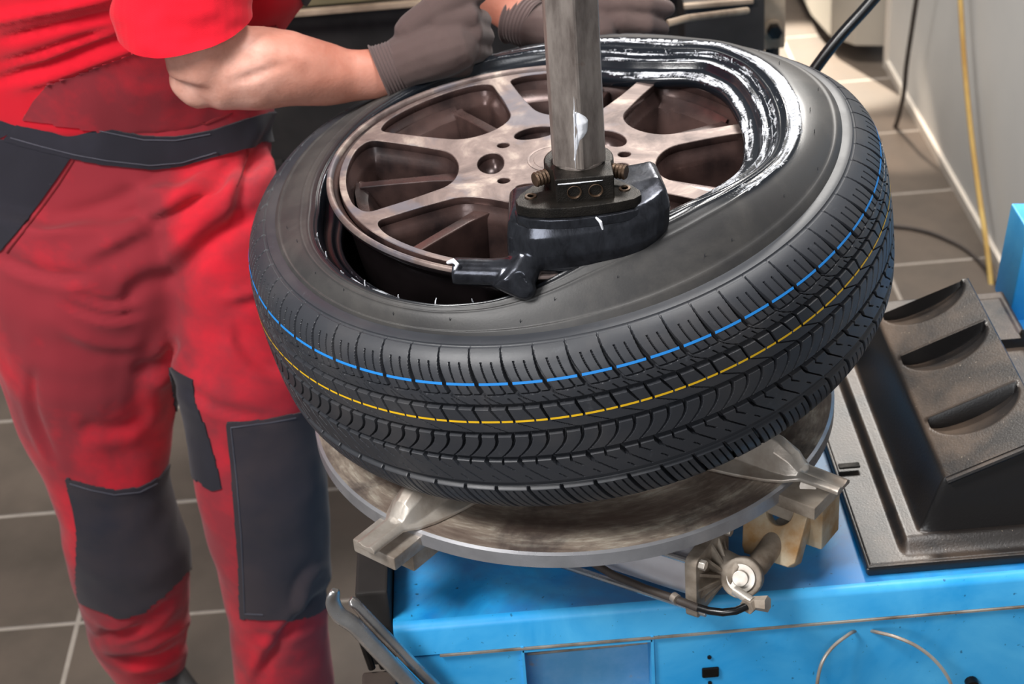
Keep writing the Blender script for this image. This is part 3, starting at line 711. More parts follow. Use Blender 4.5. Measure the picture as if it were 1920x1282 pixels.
# rib with the yellow line
t3 = np.clip((d-.0525)/.0150, 0, 1)
cut(np.where((d > .0520) & (d < .0690), gr(per(u-.16*t3)*BL, .0012-.0003*t3), 0))
cut(np.where((d > .0520) & (d < .0672), .8*gr(per(u-.5-.28*t3)*BL, .0011-.0006*t3), 0))
cut(np.where((d > .0672) & (d < .0795), .7*gr(per(u-.16-.75*(d-.0680)/.0115)*BL*.6, .0006), 0))
# rib with curved sipes
t4 = np.clip((d-.0835)/.027, 0, 1)
cut(np.where((d > .0830) & (d < .1100), gr(per(2*u+1.05*t4**1.8-.1*np.sin(t4*3.14))*BL/2*.8, .00115*(1-.6*t4)), 0)*(1-.35*t4))
# rib with hooked sipes
t5 = np.clip((d-.1145)/.028, 0, 1)
cut(np.where((d > .1140) & (d < .1420), gr(per(u-.10*sstep(0, .3, t5)-.68*np.clip((t5-.28)/.72, 0, 1))*BL*.85, .0016-.0010*sstep(.1, .45, t5)), 0))
cut(np.where((d > .1140) & (d < .1270), .75*gr(per(u-.5-.34*np.clip((t5-.18)/.3, 0, 1))*BL*.9, .0008), 0))
cut(np.where((d > .1335) & (d < .1400), .5*gr(per(u-.05-.2*(d-.1335)/.006)*BL, .0006), 0))
# lower shoulder rib
s6 = .45*np.clip((d-.152)/.035, 0, 1.3)
cut(np.where((d > .1520), gr(per(u-s6)*BL, .00155), 0))
for o_ in (.26, .50, .76): cut(np.where((d > .1545) & (d < .190), .45*gr(per(u-s6-o_)*BL, .0006), 0))
# tie-bar notches along the edges of the wide grooves
for dc, w_ in ((.0500, .0023), (.0815, .0023), (.1120, .0024)): g = np.where((np.abs(d-dc) < w_*1.4) & (np.abs(per(2*u)) < .05) & (np.abs(per(2*u)) > .0), np.minimum(g, .8), g)
depth = np.where(d < .02, .0040+.0032*np.clip(d/.02, 0, 1), DEP)*np.where(np.abs(d-GR[3]) < .0062, .62, 1.0)
dep_full = depth*g
R2 = rr0[:, None]-dep_full*nr_[:, None]; D2 = dd0[:, None]-dep_full*nd_[:, None]
V = tp(TH[None, :], R2, D2)
trd = grid_mesh('tread', V, M_['tread'], ty, flip=False); trd.data.set_sharp_from_angle(angle=R_(32))
# painted lines lie on the block tops, broken at every groove
def stripe(dc, hw_, mat, lb):
    ss = np.interp([dc-hw_, dc, dc+hw_], dd0, S_); r3 = np.interp(ss, S_, rr0); d3 = np.array([dc-hw_, dc, dc+hw_])
    nr3 = np.interp(ss, S_, nr_); nd3 = np.interp(ss, S_, nd_)
    row = int(np.argmin(abs(dd0-dc))); ok = g[row] < .6; n = len(U)
    vs, fs = [], []; jit = np.array([.0001*math.sin(k*.03) for k in range(n)])
    VV = tp(TH[None, :], (r3+.00035*nr3)[:, None]+0*TH[None], (d3+.00035*nd3)[:, None]+jit[None])
    F = []
    for k in range(n):
        k2 = (k+1) % n
        if ok[k] and ok[k2]:
            F += [(k, k2, n+k2, n+k), (n+k, n+k2, 2*n+k2, 2*n+k)]
    m = MB(); m.add(VV.reshape(-1, 3), F); o = m.build('painted_line', mat, ty); lab(o, lb)
stripe(.0270, .0012, M_['blue_line'], 'thin blue line round the shoulder of the tread')
stripe(.0665, .00115, M_['yellow_line'], 'thin yellow line round the tread')
# lower sidewall
PB = np.array([(.3120, .196), (.303, .204), (.290, .213), (.272, .220), (.252, .223), (.238, .221), (.229, .216)])
THc = np.linspace(0, 2*math.pi, 240, endpoint=False)
V = tp(THc[None, :], PB[:, 0][:, None], PB[:, 1][:, None]); grid_mesh('lower_sidewall', V, M_['tread'], ty)
# upper sidewall, stretched over the rim
BD = [(180, .247, .247), (200, .256, .250), (215, .260, .252), (230, .260, .254), (242, .256, .257), (253, .246, .264), (263, .236, .278), (274, .226, .300), (288, .222, .318), (300, .222, .325),
      (317, .220, .320), (333, .221, .315), (350, .217, .311), (365, .219, .314), (378, .226, .315), (390, .238, .313), (402, .243, .312), (413, .228, .308), (424, .226, .303), (448, .250, .295), (464, .262, .288), (480, .264, .278), (498, .262, .268), (518, .255, .256)]
BDa = np.array(BD); ph = BDa[:, 0]; order = np.argsort(ph % 360); pp = (ph % 360)[order]; rb = BDa[order, 1]; zb = BDa[order, 2]
pp = np.r_[pp[-3:]-360, pp, pp[:3]+360]; rb = np.r_[rb[-3:], rb, rb[:3]]; zb = np.r_[zb[-3:], zb, zb[:3]]
NS = 1400; th = np.linspace(0, 2*math.pi, NS, endpoint=False); thd = np.degrees(th)
RB = np.interp(thd, pp, rb); ZB = np.interp(thd, pp, zb)
kr = np.exp(-np.linspace(-2.4, 2.4, 61)**2); kr /= kr.sum()
sm = lambda a: np.convolve(np.r_[a[-30:], a, a[:30]], kr, 'valid')
RB, ZB = sm(RB), sm(ZB)
B = np.stack([RB*np.cos(th), RB*np.sin(th), ZB+H], -1)
S0 = tp(th, np.full(NS, .295), np.zeros(NS))
def wrapd(a, c): return (a-c+180) % 360-180
right = np.exp(-(np.clip(np.abs(wrapd(thd, 10))-52, 0, None)/22)**2)      # 1 where the bead stands over the rim
rows = []; pst_glint = []; wet = []; arc = []
tt_ = np.r_[np.linspace(0, .10, 6), np.linspace(.125, .97, 44), 1.0]
bul = .006+.007*right+.004*np.exp(-(wrapd(thd, 300)/35)**2)
for t_ in tt_:
    P = S0*(1-t_)+B*t_+N*((bul*math.sin(math.pi*min(1, t_*1.02))**.8)[:, None])
    lipr = -.0022*sstep(.085, .115, t_)*(1-sstep(.5, .9, t_)); P = P+N*lipr
    for t0, hgt, wd in ((.62, .0010, .02), (.80, .0012, .018), (.92, .0015, .018)):
        P = P+N*hgt*math.exp(-((t_-t0)/wd)**2)
    rows.append(P)
    band = sstep(.42, .62, t_)*(1-.0*t_)
    angm = np.clip(np.exp(-(np.clip(np.abs(wrapd(thd, 26))-66, 0, None)/22)**2), 0, 1)
    wob = .12*np.sin(th*7+1)+.08*np.sin(th*17)
    edge_ = sstep(.47, .60, t_-.10*wob-.30*(1-angm))
    ridge = .42+.40*math.exp(-((t_-.70)/.10)**2)+.30*math.exp(-((t_-.97)/.04)**2)+.55*math.exp(-((t_-.66)/.09)**2)*np.exp(-(wrapd(thd, 4)/26)**2)
    pst_glint.append(edge_*angm*ridge+.72*sstep(.975, 1.0, t_)*(1-angm))
    wet.append(np.clip(edge_*angm+sstep(.72, .92, t_)*.85, 0, 1)); arc.append(t_*.07)
IN = -np.stack([np.cos(th), np.sin(th), 0*th], -1)
A_pr = [(.0015, .0008), (.003, .003), (.006, .0045), (.0085, .0035), (.0105, .0035), (.0125, .0060), (.014, .011), (.017, .014), (.021, .0135), (.024, .0155), (.0275, .0165), (.030, .020), (.029, .027), (.02, .034), (.008, .036)]
B_pr = [(.001, .001), (.0022, .004), (.0035, .0085), (.0065, .0125), (.010, .0140), (.0125, .0128), (.0145, .0140), (.0165, .0170), (.019, .0175), (.0215, .0165), (.0235, .0185), (.0245, .024), (.0235, .036), (.010, .05), (-.004, .06)]
for k, (pa, pb_) in enumerate(zip(A_pr, B_pr)):
    inn = pa[0]*right+pb_[0]*(1-right); dn = pa[1]*right+pb_[1]*(1-right)
    rows.append(B+IN*inn[:, None]-np.array([0, 0, 1.])*dn[:, None])
    pst_glint.append((.80 if k in (0, 2, 3, 4, 8, 9, 10) else .42)*right+(1-right)*(.18+(.62 if k in (4, 5, 8, 9, 10) else 0)*np.exp(-(wrapd(thd, 222)/20)**2))); wet.append(np.ones(NS)); arc.append(.07+.0022*(k+1))  # white arcs at the front left are wet highlights painted into the colour
# inner cavity wall going down inside the casing
for rr_, dd_ in ((.262, .03), (.30, .05), (.318, .085), (.30, .15), (.25, .185)):
    rows.append(tp(th, np.full(NS, rr_), np.full(NS, dd_))); pst_glint.append(np.zeros(NS)); wet.append(np.ones(NS)*.7); arc.append(.12)
V = np.stack(rows); UV = np.stack([np.broadcast_to(th[None]*.24*1.0/.24, V.shape[:2]), np.broadcast_to(np.array(arc)[:, None], V.shape[:2])], -1)
sw = grid_mesh('upper_sidewall', V, M_['sidewall'], ty, attrs={'paste': np.stack(pst_glint), 'wet': np.stack(wet)}, uv=UV, flip=True)
# little rubber moulding nibs on the bead edge and shoulder
def nib(P, dr, ln_, r_=.0006, mat='paste'):
    MB().tube([P, np.array(P)+np.array(dr)*ln_*.6, np.array(P)+np.array(dr)*ln_+np.array([.0006, 0, .0004])], [r_, r_*.9, r_*.6], 6).build('rubber_nib', M_[mat], ty)
for a_ in list(range(195, 300, 9))+list(range(306, 440, 10)):
    k = int(((a_+random.uniform(-2, 2)) % 360)/360*NS) % NS; dr = N*.9+IN[k]*random.uniform(-.6, .6)+np.array([0, -.2, 0]); nib(B[k]+N*.0002, dr, random.uniform(.004, .0075), .0007)
for a_ in range(185, 400, 12):
    k = int(((a_+random.uniform(-3, 3)) % 360)/360*NS) % NS; P = rows[int(np.argmin(abs(tt_-random.uniform(.15, .5))))][k]; nib(P, N, random.uniform(.002, .004), .0004, 'tread')
# raised size lettering ring, smeared with paste: short blocks moulded on the sidewall
m = MB(); rr_i = [int(np.argmin(abs(tt_-x))) for x in (.66, .74)]
k0 = int(355/360*NS)
for q in range(0, 300):
    k = (k0+q*1) % NS
lets = []
pos = k0-30
while pos < k0+360:
    wl = random.choice((4, 5, 6, 3)); gap = 2 if random.random() > .15 else 8
    k1, k2 = pos % NS, (pos+wl) % NS
    r1, r2 = rows[rr_i[0]+random.choice((0, 0, 1))], rows[rr_i[1]-random.choice((0, 0, 1))]
    q4 = [r1[k1], r1[k2], r2[k2], r2[k1]]
    if random.random() > .12: m.add([p+N*.0002 for p in q4]+[p*.9+np.mean(q4, 0)*.1+N*.0013 for p in q4], [(4, 5, 6, 7), (0, 1, 5, 4), (1, 2, 6, 5), (2, 3, 7, 6), (3, 0, 4, 7)])
    pos += wl+gap
lt = m.build('raised_marking', M_['paste'], ty); lt['kind'] = 'stuff'; lab(lt, 'raised size marks smeared with white paste')

# ------------------------------------------------------------------ mounting arm
pole = thing('mounting_arm', 'hexagonal steel tool post coming down into the wheel opening', 'tool arm', (.0117, -.1925, H+.36))
px_, py_ = .0117, -.1925
m = MB(); RP = .0262
def hexr(z, R): return [(px_+R*math.cos(R_(34+60*k-.0)), py_+R*math.sin(R_(34+60*k)), H+z) for k in range(6)]
m.rings([hexr(.378, RP), hexr(1.05, RP)]); m.build('hex_post', M_['pole'], pole, bevel=.0012, seg=1, angle=20)
m = MB().tube([(px_, py_, H+.362), (px_, py_, H+.38)], .0235, 32); m.build('post_end', M_['pole'], pole, bevel=.002)
col2 = MB(); col2.tube([(px_, py_+.004, H+.350), (px_, py_+.004, H+.376)], .0315, 40); col2.box((px_+.002, py_-.022, H+.362), (.052, .030, .030))
me = remeshed(col2, .0012, 2); link_mesh('collar', me, M_['iron_black'], pole)
for sx in (-1, 1):
    p = Vector((px_+.002+sx*.0095, py_-.0375, H+.364)); MB().lathe([(.0066, .0012), (.0060, .0014), (.0052, -.0), (.0045, -.006), (.0005, -.006)], (0, 0, 0), 24).build('set_screw', M_['bolt'], pole)
    o = COL.objects[-1] if False else bpy.data.objects[sorted([k.name for k in bpy.data.objects if k.name.startswith('set_screw')])[-1]]
    for vv in o.data.vertices: c_ = vv.co.copy(); vv.co = Vector((c_.x, -c_.z, c_.y))+p
    q = Vector((px_+sx*.033, py_-.006, H+.366))
    rs = []
    for k in range(9): rs.append((q+Vector((sx*(.0015*k-.004), -.0008*k, 0)), .0062+(.0008 if k % 2 else 0)))
    MB().tube([a for a, _ in rs], [b for _, b in rs], 16).build('threaded_screw', M_['bolt'], pole)
hd = thing('mount_head', 'black steel duckbill mounting head bolted below the tool post on the rim edge', 'tool head', (.01, -.21, H+.34))
plz = .3445
poly = chaikin([(-.046, -.233), (-.049, -.214), (-.026, -.186), (.038, -.186), (.063, -.214), (.064, -.232), (.034, -.240), (-.010, -.242)], 1)
MB().prism(poly, H+plz, H+plz+.010).build('mounting_plate', M_['iron_black'], hd, bevel=.0012)
poly2 = [(x*1.03, -.214+(y+.214)*1.12) for x, y in poly]
MB().prism(poly2, H+plz-.010, H+plz).build('plate_step', M_['head'], hd, bevel=.002)
for sx, xx in ((-1, -.034), (1, .050)):
    MB().lathe([(.0001, .0), (.003, 0), (.0032, .0012), (.0052, .0012), (.0054, 0)], (xx, -.214, H+plz+.0100), 20).build('plate_screw', M_['bolt'], hd)
def sect(z, xl, xr, yf_, yb, tip=0, n=24):
    out = []
    for k in range(n+1):       # front curve left to right
        u_ = k/n; x = xl+(xr-xl)*u_; e = abs(2*u_-1)
        y = yf_+(e**5)*.018+tip*0; out.append((x, y+u_*.006, H+z+tip*u_**3))
    out += [(xr-.004, yb, H+z+tip), (xl+.004, yb, H+z)]
    return out
m = MB(); m.rings([sect(.342, -.052, .082, -.226, -.170, .016), sect(.337, -.056, .087, -.240, -.166, .016), sect(.325, -.058, .090, -.245, -.166, .014), sect(.308, -.059, .088, -.245, -.168, .008), sect(.292, -.056, .078, -.240, -.172), sect(.280, -.040, .060, -.232, -.182)])
kn = Vector((-.060, -.241, H+.286))
m.tube([Vector((-.040, -.228, H+.300)), Vector((-.050, -.238, H+.288)), kn, Vector((-.046, -.245, H+.279))], [.016, .017, .0155, .011], 20, end_round=True)
m.tube([Vector((-.045, -.236, H+.290)), Vector((-.075, -.232, H+.291)), Vector((-.109, -.226, H+.292))], [.015, .0125, .0125], 20, end_round=False)
me = remeshed(m, .0017, 7); link_mesh('head_body', me, M_['head'], hd)
# dollops of paste
def dollop(pts, rad, parent, nm='paste_smear'):
    m = MB().tube(pts, rad, 8, end_round=True); me = remeshed(m, .0009, 1); link_mesh(nm, me, M_['paste'], parent)
yp = py_-RP+.0035
dollop([PY(1083, 215, yp), PY(1090, 228, yp), PY(1091, 245, yp), PY(1084, 262, yp), PY(1080, 282, yp), PY(1078, 300, yp)], [.0045, .0062, .005, .003, .0016, .001], pole)
dollop([PY(1076, 180, yp-.004), PY(1077, 225, yp-.004), PY(1078, 290, yp-.004), PY(1079, 326, yp-.004)], [.0005, .0010, .0008, .0005], pole)  # white streak on the post edge, doubling as its painted highlight
dollop([PY(840, 492, -.232), PY(850, 489, -.2345), PY(858, 496, -.238), PY(853, 505, -.24)], [.0018, .0026, .002, .0012], hd)
dollop([PY(1118, 408, -.2455), PY(1126, 416, -.2465), PY(1130, 430, -.247)], [.0012, .0018, .001], hd)
dollop([PY(1046, 346, -.2295), PY(1080, 343, -.2305), PY(1130, 338, -.2295)], [.0007, .0009, .0007], pole)

# ------------------------------------------------------------------ worker
def ringc(l, r, y, Y, asp=.85, n=28, tilt=0):
    a = PY(l, y, Y); b = PY(r, y, Y); c = (a+b)/2; rx = np.linalg.norm(b-a)/2
    out = []
    for k in range(n):
        q = 2*math.pi*k/n
        out.append((c[0]+rx*math.cos(q), c[1]+rx*asp*math.sin(q), c[2]+(b[2]-a[2])/2*math.cos(q)+tilt*math.sin(q)*rx))
    return out
person_mb = MB()
EL = PY(383, 128, .20); WR = PY(715, 140, .245)
def L2(p, q, t_): return np.array(p)*(1-t_)+np.array(q)*t_
sh = PY(300, -330, .27)
person_mb.tube([sh, PY(345, -120, .22), PY(378, 20, .20), PY(380, 90, .198), EL], [.056, .052, .048, .044, .042], 24)
person_mb.tube([PY(378, 112, .198), PY(420, 130, .2), PY(480, 128, .205), PY(545, 130, .215), PY(600, 138, .225), PY(650, 143, .235), PY(715, 138, .245), PY(790, 110, .25)],
               [(.033, .036), (.043, .046), (.044, .047), (.040, .043), (.0345, .037), (.029, .031), (.026, .028), (.025, .026)], 24)
person_mb.tube([PY(352, 150, .2), PY(372, 165, .2)], [.022, .024], 14, end_round=True)
# far arm
sh2 = PY(640, -330, .36)
person_mb.tube([sh2, PY(760, -250, .40), PY(850, -140, .42)], [.052, .046, .040], 20)
person_mb.tube([PY(845, -150, .42), PY(895, -60, .40), PY(950, 10, .38), PY(985, 45, .365), PY(1040, 50, .36)], [.040, .037, .029, .026, .022], 20)
# trunk inside the clothes
tor = [(-90, 460, 230, .42), (-110, 470, 100, .42), (-110, 500, 0, .40), (-110, 560, -160, .36), (-60, 600, -300, .33), (60, 480, -400, .31)]
person_mb.rings([ringc(l+40, r-40, y, Y, .5) for l, r, y, Y in tor])
me = remeshed(person_mb, .0045, 5)
P_ = co(me); Nn = nrm(me); dsp = fbm(P_, 28)*.0016+fbm(P_, 60, 9)*.0005
# muscle crease on the forearm and tendons at the wrist
pxs = pix(P_); cr_ = np.exp(-(((pxs[:, 1]-(150-(pxs[:, 0]-450)*.34))/9)**2))*np.exp(-((pxs[:, 0]-480)/45)**2); dsp -= .0035*cr_
cr_ = np.exp(-(((pxs[:, 1]-(95+(pxs[:, 0]-480)*.18))/16)**2))*np.exp(-((pxs[:, 0]-520)/60)**2); dsp += .002*cr_
setco(me, P_+Nn*dsp[:, None])
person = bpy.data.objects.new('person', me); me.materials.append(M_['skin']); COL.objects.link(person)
tag(person, 'mechanic in red work clothes and grey gloves bending over the wheel', 'person')

# trousers
tm_ = MB()
hips = [(-75, 505, 150, .43), (-80, 512, 210, .425), (-85, 512, 270, .42), (-90, 505, 330, .41), (-85, 500, 390, .40), (-60, 490, 450, .39)]
tm_.rings([ringc(l, r, y, Y, .62) for l, r, y, Y in hips])
tm_.rings([ringc(*q) for q in ((-70, 430, 330, .40), (-62, 450, 400, .39), (-55, 442, 500, .375), (-35, 385, 600, .36), (0, 340, 700, .35), (34, 320, 800, .345), (78, 312, 890, .34), (108, 335, 960, .335), (122, 352, 1020, .335), (142, 360, 1090, .345),
        (156, 355, 1150, .37), (165, 352, 1200, .39), (195, 348, 1240, .40), (222, 338, 1272, .405), (240, 332, 1292, .41))])
tm_.rings([ringc(*q) for q in ((210, 515, 300, .36), (250, 530, 380, .34), (300, 540, 480, .31), (322, 560, 580, .29), (330, 585, 690, .27), (352, 598, 790, .26), (366, 606, 890, .25), (384, 612, 980, .25), (408, 616, 1080, .25), (428, 619, 1170, .255), (436, 624, 1250, .26), (442, 628, 1310, .265), (448, 622, 1380, .27), (455, 618, 1425, .275))])
me = remeshed(tm_, .0060, 6)
P_ = co(me); Nn = nrm(me); pp_ = pix(P_); X_, Y_ = pp_[:, 0], pp_[:, 1]
# folds: (x0,y0,x1,y1,width,depth)
folds = [(480, 400, 330, 520, 22, -.016), (330, 520, 230, 560, 20, -.008), (300, 170, 120, 250, 16, -.006), (440, 130, 180, 210, 10, -.004), (150, 550, 250, 560, 9, -.005), (130, 570, 260, 590, 9, -.005), (260, 700, 330, 640, 14, -.010),
         (150, 800, 270, 790, 16, -.006), (320, 630, 290, 800, 20, .006), (440, 620, 520, 700, 14, -.007), (420, 560, 540, 500, 12, .006), (340, 720, 500, 790, 10, -.005), (180, 1200, 330, 1120, 10, -.009), (200, 1225, 350, 1165, 9, .008), (230, 1245, 345, 1205, 8, -.008), (190, 1170, 300, 1150, 8, .006),
         (620, 1100, 480, 1282, 12, -.010), (600, 1060, 560, 1150, 10, .006), (470, 1190, 600, 1160, 10, -.004), (160, 480, 420, 300, 16, .007), (60, 420, 300, 330, 14, -.004), (0, 480, 160, 520, 12, -.006), (270, 420, 430, 330, 12, -.009), (520, 220, 440, 420, 14, -.008), (60, 700, 100, 860, 9, -.006), (120, 620, 260, 650, 12, .004)]
dsp = fbm(P_, 9)*.006+fbm(P_, 24, 4)*.0022
for x0_, y0_, x1_, y1_, w_, dp in folds:
    L_ = math.hypot(x1_-x0_, y1_-y0_); ux, uy = (x1_-x0_)/L_, (y1_-y0_)/L_
    s_ = (X_-x0_)*ux+(Y_-y0_)*uy; t_ = -(X_-x0_)*uy+(Y_-y0_)*ux-12*np.sin(s_/L_*math.pi)
    e_ = sstep(-.15*L_, .2*L_, s_)*(1-sstep(.8*L_, 1.15*L_, s_)); dsp += dp*e_*(np.exp(-(t_/w_)**2)-.45*np.exp(-((t_-1.6*w_)/w_)**2))
setco(me, P_+Nn*dsp[:, None]); 
trous = link_mesh('trousers', me, M_['trousers'], person)
def patch(src, poly, name, mat, off=.002, parent=None, front=True, lb=None, sub=False):
    me = src.data; P = co(me); Nn_ = nrm(me); px = pix(P); fc = ((P-CAM)*Nn_).sum(1) < .15*np.linalg.norm(P-CAM, axis=1)
    ins = inpoly(px, poly)
    if front: ins &= fc
    # pull the vertices just outside the outline onto it, so that the edge is clean
    Fs = np.empty(len(me.loops), np.int32); me.loops.foreach_get('vertex_index', Fs); Fs = Fs.reshape(-1, 4)
    bmx = bmesh.new(); vm = {}
    keep = ins[Fs].any(1) & (fc[Fs].all(1) if front else True)
    pol = np.array(poly, float); A_, B_ = pol, np.roll(pol, -1, 0)
    # depth limit: only the surface layer nearest the camera
    for f in Fs[keep]:
        q = []
        for vi in f:
            vi = int(vi)
            if vi not in vm:
                p = P[vi].copy()
                if not ins[vi]:
                    x = px[vi]; ab = B_-A_; t_ = np.clip(((x-A_)*ab).sum(1)/((ab*ab).sum(1)+1e-9), 0, 1); c_ = A_+ab*t_[:, None]; dd_ = np.linalg.norm(c_-x, axis=1); j = int(np.argmin(dd_))
                    dxy = c_[j]-x; s_ = mpp(p)
                    mv = dxy[0]*s_*X2-dxy[1]*s_*U2
                    nn = Nn_[vi]; mv = mv-nn*(mv@nn)/1.0
                    if np.linalg.norm(mv) < .016: p = p+mv
                vm[vi] = bmx.verts.new(p+Nn_[vi]*off)
            q.append(vm[vi])
        try: bmx.faces.new(q)
        except ValueError: pass
    geo = bmesh.ops.extrude_face_region(bmx, geom=list(bmx.faces)); ex = [g_ for g_ in geo['geom'] if isinstance(g_, bmesh.types.BMVert)]
    inv = {v_: None for v_ in ex}
    bmx.normal_update()
    for v_ in ex: v_.co -= v_.normal*(off+.0015)*(1)
    bmesh.ops.recalc_face_normals(bmx, faces=bmx.faces)
    m2 = bpy.data.meshes.new(name); bmx.to_mesh(m2); bmx.free(); m2.polygons.foreach_set('use_smooth', [True]*len(m2.polygons)); m2.set_sharp_from_angle(angle=R_(60))
    o = link_mesh(name, m2, mat, parent or src); 
    if lb: lab(o, lb)
    return o
patch(trous, [(124, 897), (170, 910), (215, 919), (262, 914), (300, 895), (318, 870), (345, 905), (362, 1055), (330, 1090), (300, 1120), (262, 1148), (225, 1157), (180, 1140), (150, 1128), (145, 1090), (146, 1000), (138, 950)], 'knee_patch', M_['knee'], .0025, lb='charcoal knee patch with a worn spot')
patch(trous, [(425, 793), (500, 785), (570, 772), (640, 800), (625, 1000), (618, 1130), (590, 1150), (550, 1160), (500, 1160), (452, 1157), (448, 1060), (440, 960), (434, 880)], 'knee_patch', M_['knee'], .0025, lb='long charcoal knee patch beside the turntable')
patch(trous, [(318, 690), (362, 712), (366, 760), (385, 800), (400, 850), (416, 915), (398, 920), (363, 892), (345, 830), (330, 760)], 'inner_leg_panel', M_['trousers_dk'], .0022, lb='grey inner leg panel')
patch(trous, [(48, 218), (85, 222), (140, 228), (200, 240), (270, 255), (330, 256), (400, 243), (440, 230), (490, 214), (560, 205), (545, 262), (500, 266), (470, 272), (415, 290), (340, 312), (280, 317), (200, 308), (140, 296), (80, 282), (8, 262)], 'waistband', M_['trousers_dk'], .004, lb='charcoal waistband')
patch(trous, [(-120, 250), (8, 262), (80, 282), (132, 297), (100, 345), (50, 415), (0, 472), (-120, 520)], 'side_panel', M_['trousers_dk'], .003, lb='charcoal hip panel')
patch(trous, [(-120, 164), (85, 163), (60, 205), (30, 245), (-5, 262), (-120, 250)], 'ribbed_back_panel', M_['trousers_dk'], .003, lb='dark ribbed elastic panel at the back of the waist')
# stitching lines (thread just proud of the cloth)
def surf_at(src_bvh, x, y):
    d_ = Vector(ray(x, y)).normalized(); h_ = src_bvh.ray_cast(Vector(CAM), d_)
    return h_[0], h_[1]
from mathutils.bvhtree import BVHTree
def bvh_of(o):
    m_ = o.data; return BVHTree.FromPolygons([v_.co.copy() for v_ in m_.vertices], [tuple(p.vertices) for p in m_.polygons])
def stitch(o, pts, name, mat, r_=.0007, off=.0008, dash=None):
    b = bvh_of(o); pl = []
    for i in range(len(pts)-1):
        n_ = max(2, int(math.hypot(pts[i+1][0]-pts[i][0], pts[i+1][1]-pts[i][1])/6))
        for k in range(n_): pl.append((pts[i][0]+(pts[i+1][0]-pts[i][0])*k/n_, pts[i][1]+(pts[i+1][1]-pts[i][1])*k/n_))
    m_ = MB(); run = []
    for x, y in pl:
        h_, n_ = surf_at(b, x, y)
        if h_ is None or (run and (h_-run[-1]).length > .02):
            if len(run) > 1: m_.tube(run, r_, 5)
            run = []
            if h_ is None: continue
        run.append(h_+n_*off if n_.dot(Vector(CAM)-h_) > 0 else h_-n_*off)
    if len(run) > 1: m_.tube(run, r_, 5)
    if m_.v: return m_.build(name, mat, o)
kp = [o for o in trous.children if o.name.startswith('knee_patch')]
stitch(kp[0], [(131, 906), (170, 918), (215, 927), (262, 922), (300, 903)], 'stitching', M_['thread'])
stitch(kp[1], [(433, 801), (500, 793), (560, 782)], 'stitching', M_['thread'])
stitch(kp[1], [(433, 801), (444, 900), (452, 1000), (459, 1150), (500, 1152)], 'stitching', M_['thread'])
wbnd = [o for o in trous.children if o.name.startswith('waistband')][0]
stitch(wbnd, [(60, 226), (140, 236), (200, 248), (270, 262), (330, 263), (400, 250)], 'stitching', M_['thread'])
stitch(wbnd, [(20, 258), (80, 275), (140, 290), (200, 301), (280, 310), (340, 305), (410, 284)], 'stitching', M_['thread'])
stitch(trous, [(138, 300), (110, 345), (62, 412), (10, 478)], 'seam', M_['threadr'], .0012)
stitch(trous, [(376, 188), (372, 228), (385, 232), (440, 210)], 'pocket_seam', M_['threadr'], .0012)
stitch(trous, [(460, 273), (464, 290), (452, 330), (440, 355)], 'pocket_seam', M_['threadr'], .0012)
# shirt with rolled sleeve
sm_ = MB()
sm_.rings([ringc(*q) for q in ((-85, 498, 185, .425, .60), (-95, 500, 130, .42, .62), (-110, 525, 60, .415, .63), (-118, 590, -20, .40, .63), (-115, 630, -160, .37, .62), (-60, 640, -300, .34, .6), (60, 520, -400, .32, .5), (150, 420, -440, .32, .4))])
sm_.tube([PY(250, -400, .29), PY(300, -330, .27), PY(330, -260, .245)], [.070, .078, .080], 24, end_round=True)
sm_.tube([PY(560, -360, .34), PY(660, -320, .36), PY(765, -245, .40), PY(800, -205, .41)], [.07, .070, .064, .064], 24)
me = remeshed(sm_, .006, 6); P_ = co(me); Nn = nrm(me); pp_ = pix(P_); X_, Y_ = pp_[:, 0], pp_[:, 1]
dsp = fbm(P_, 10)*.005
for x0_, y0_, x1_, y1_, w_, dp in ((-20, 160, 240, 65, 9, -.007), (40, 165, 290, 75, 7, .006), (0, 75, 220, 25, 9, -.007), (-40, 45, 220, -10, 10, .007), (60, 120, 230, 60, 8, .004), (0, 120, 200, 60, 7, -.005), (100, 0, 260, -60, 9, -.006)):
    L_ = math.hypot(x1_-x0_, y1_-y0_); ux, uy = (x1_-x0_)/L_, (y1_-y0_)/L_
    s_ = (X_-x0_)*ux+(Y_-y0_)*uy; t_ = -(X_-x0_)*uy+(Y_-y0_)*ux
    e_ = sstep(-.15*L_, .2*L_, s_)*(1-sstep(.8*L_, 1.15*L_, s_)); dsp += dp*e_*np.exp(-(t_/w_)**2)
setco(me, P_+Nn*dsp[:, None]); link_mesh('shirt', me, M_['shirt'], person)
# the overalls bib over the shirt: red cloth above the waistband
sl = MB()
cs = [(-330, 190, 440, .262, 0), (-200, 196, 462, .235, 0), (-90, 205, 470, .215, 5), (0, 211, 474, .205, 12), (44, 213, 472, .20, 22)]
rs = []
for y, l, r, Y, sk in cs:
    a = PY(l, y+sk, Y); b = PY(r, y-sk, Y); c_ = (a+b)/2; ux = (b-a)/2; dr = Vector((0, 1, .2)).normalized(); rr_ = float(np.linalg.norm(ux))
    rs.append([tuple(c_+ux*math.cos(2*math.pi*k/36)+np.array(dr)*rr_*.82*math.sin(2*math.pi*k/36)) for k in range(36)])
ra = np.array(rs); ti = np.linspace(0, len(rs)-1, 34); ra2 = np.stack([[[np.interp(ti, range(len(rs)), ra[:, k_, c_]) for c_ in range(3)] for k_ in range(36)]])[0].transpose(2, 0, 1)
kq = np.linspace(0, 36, 108, endpoint=False); ra3 = []
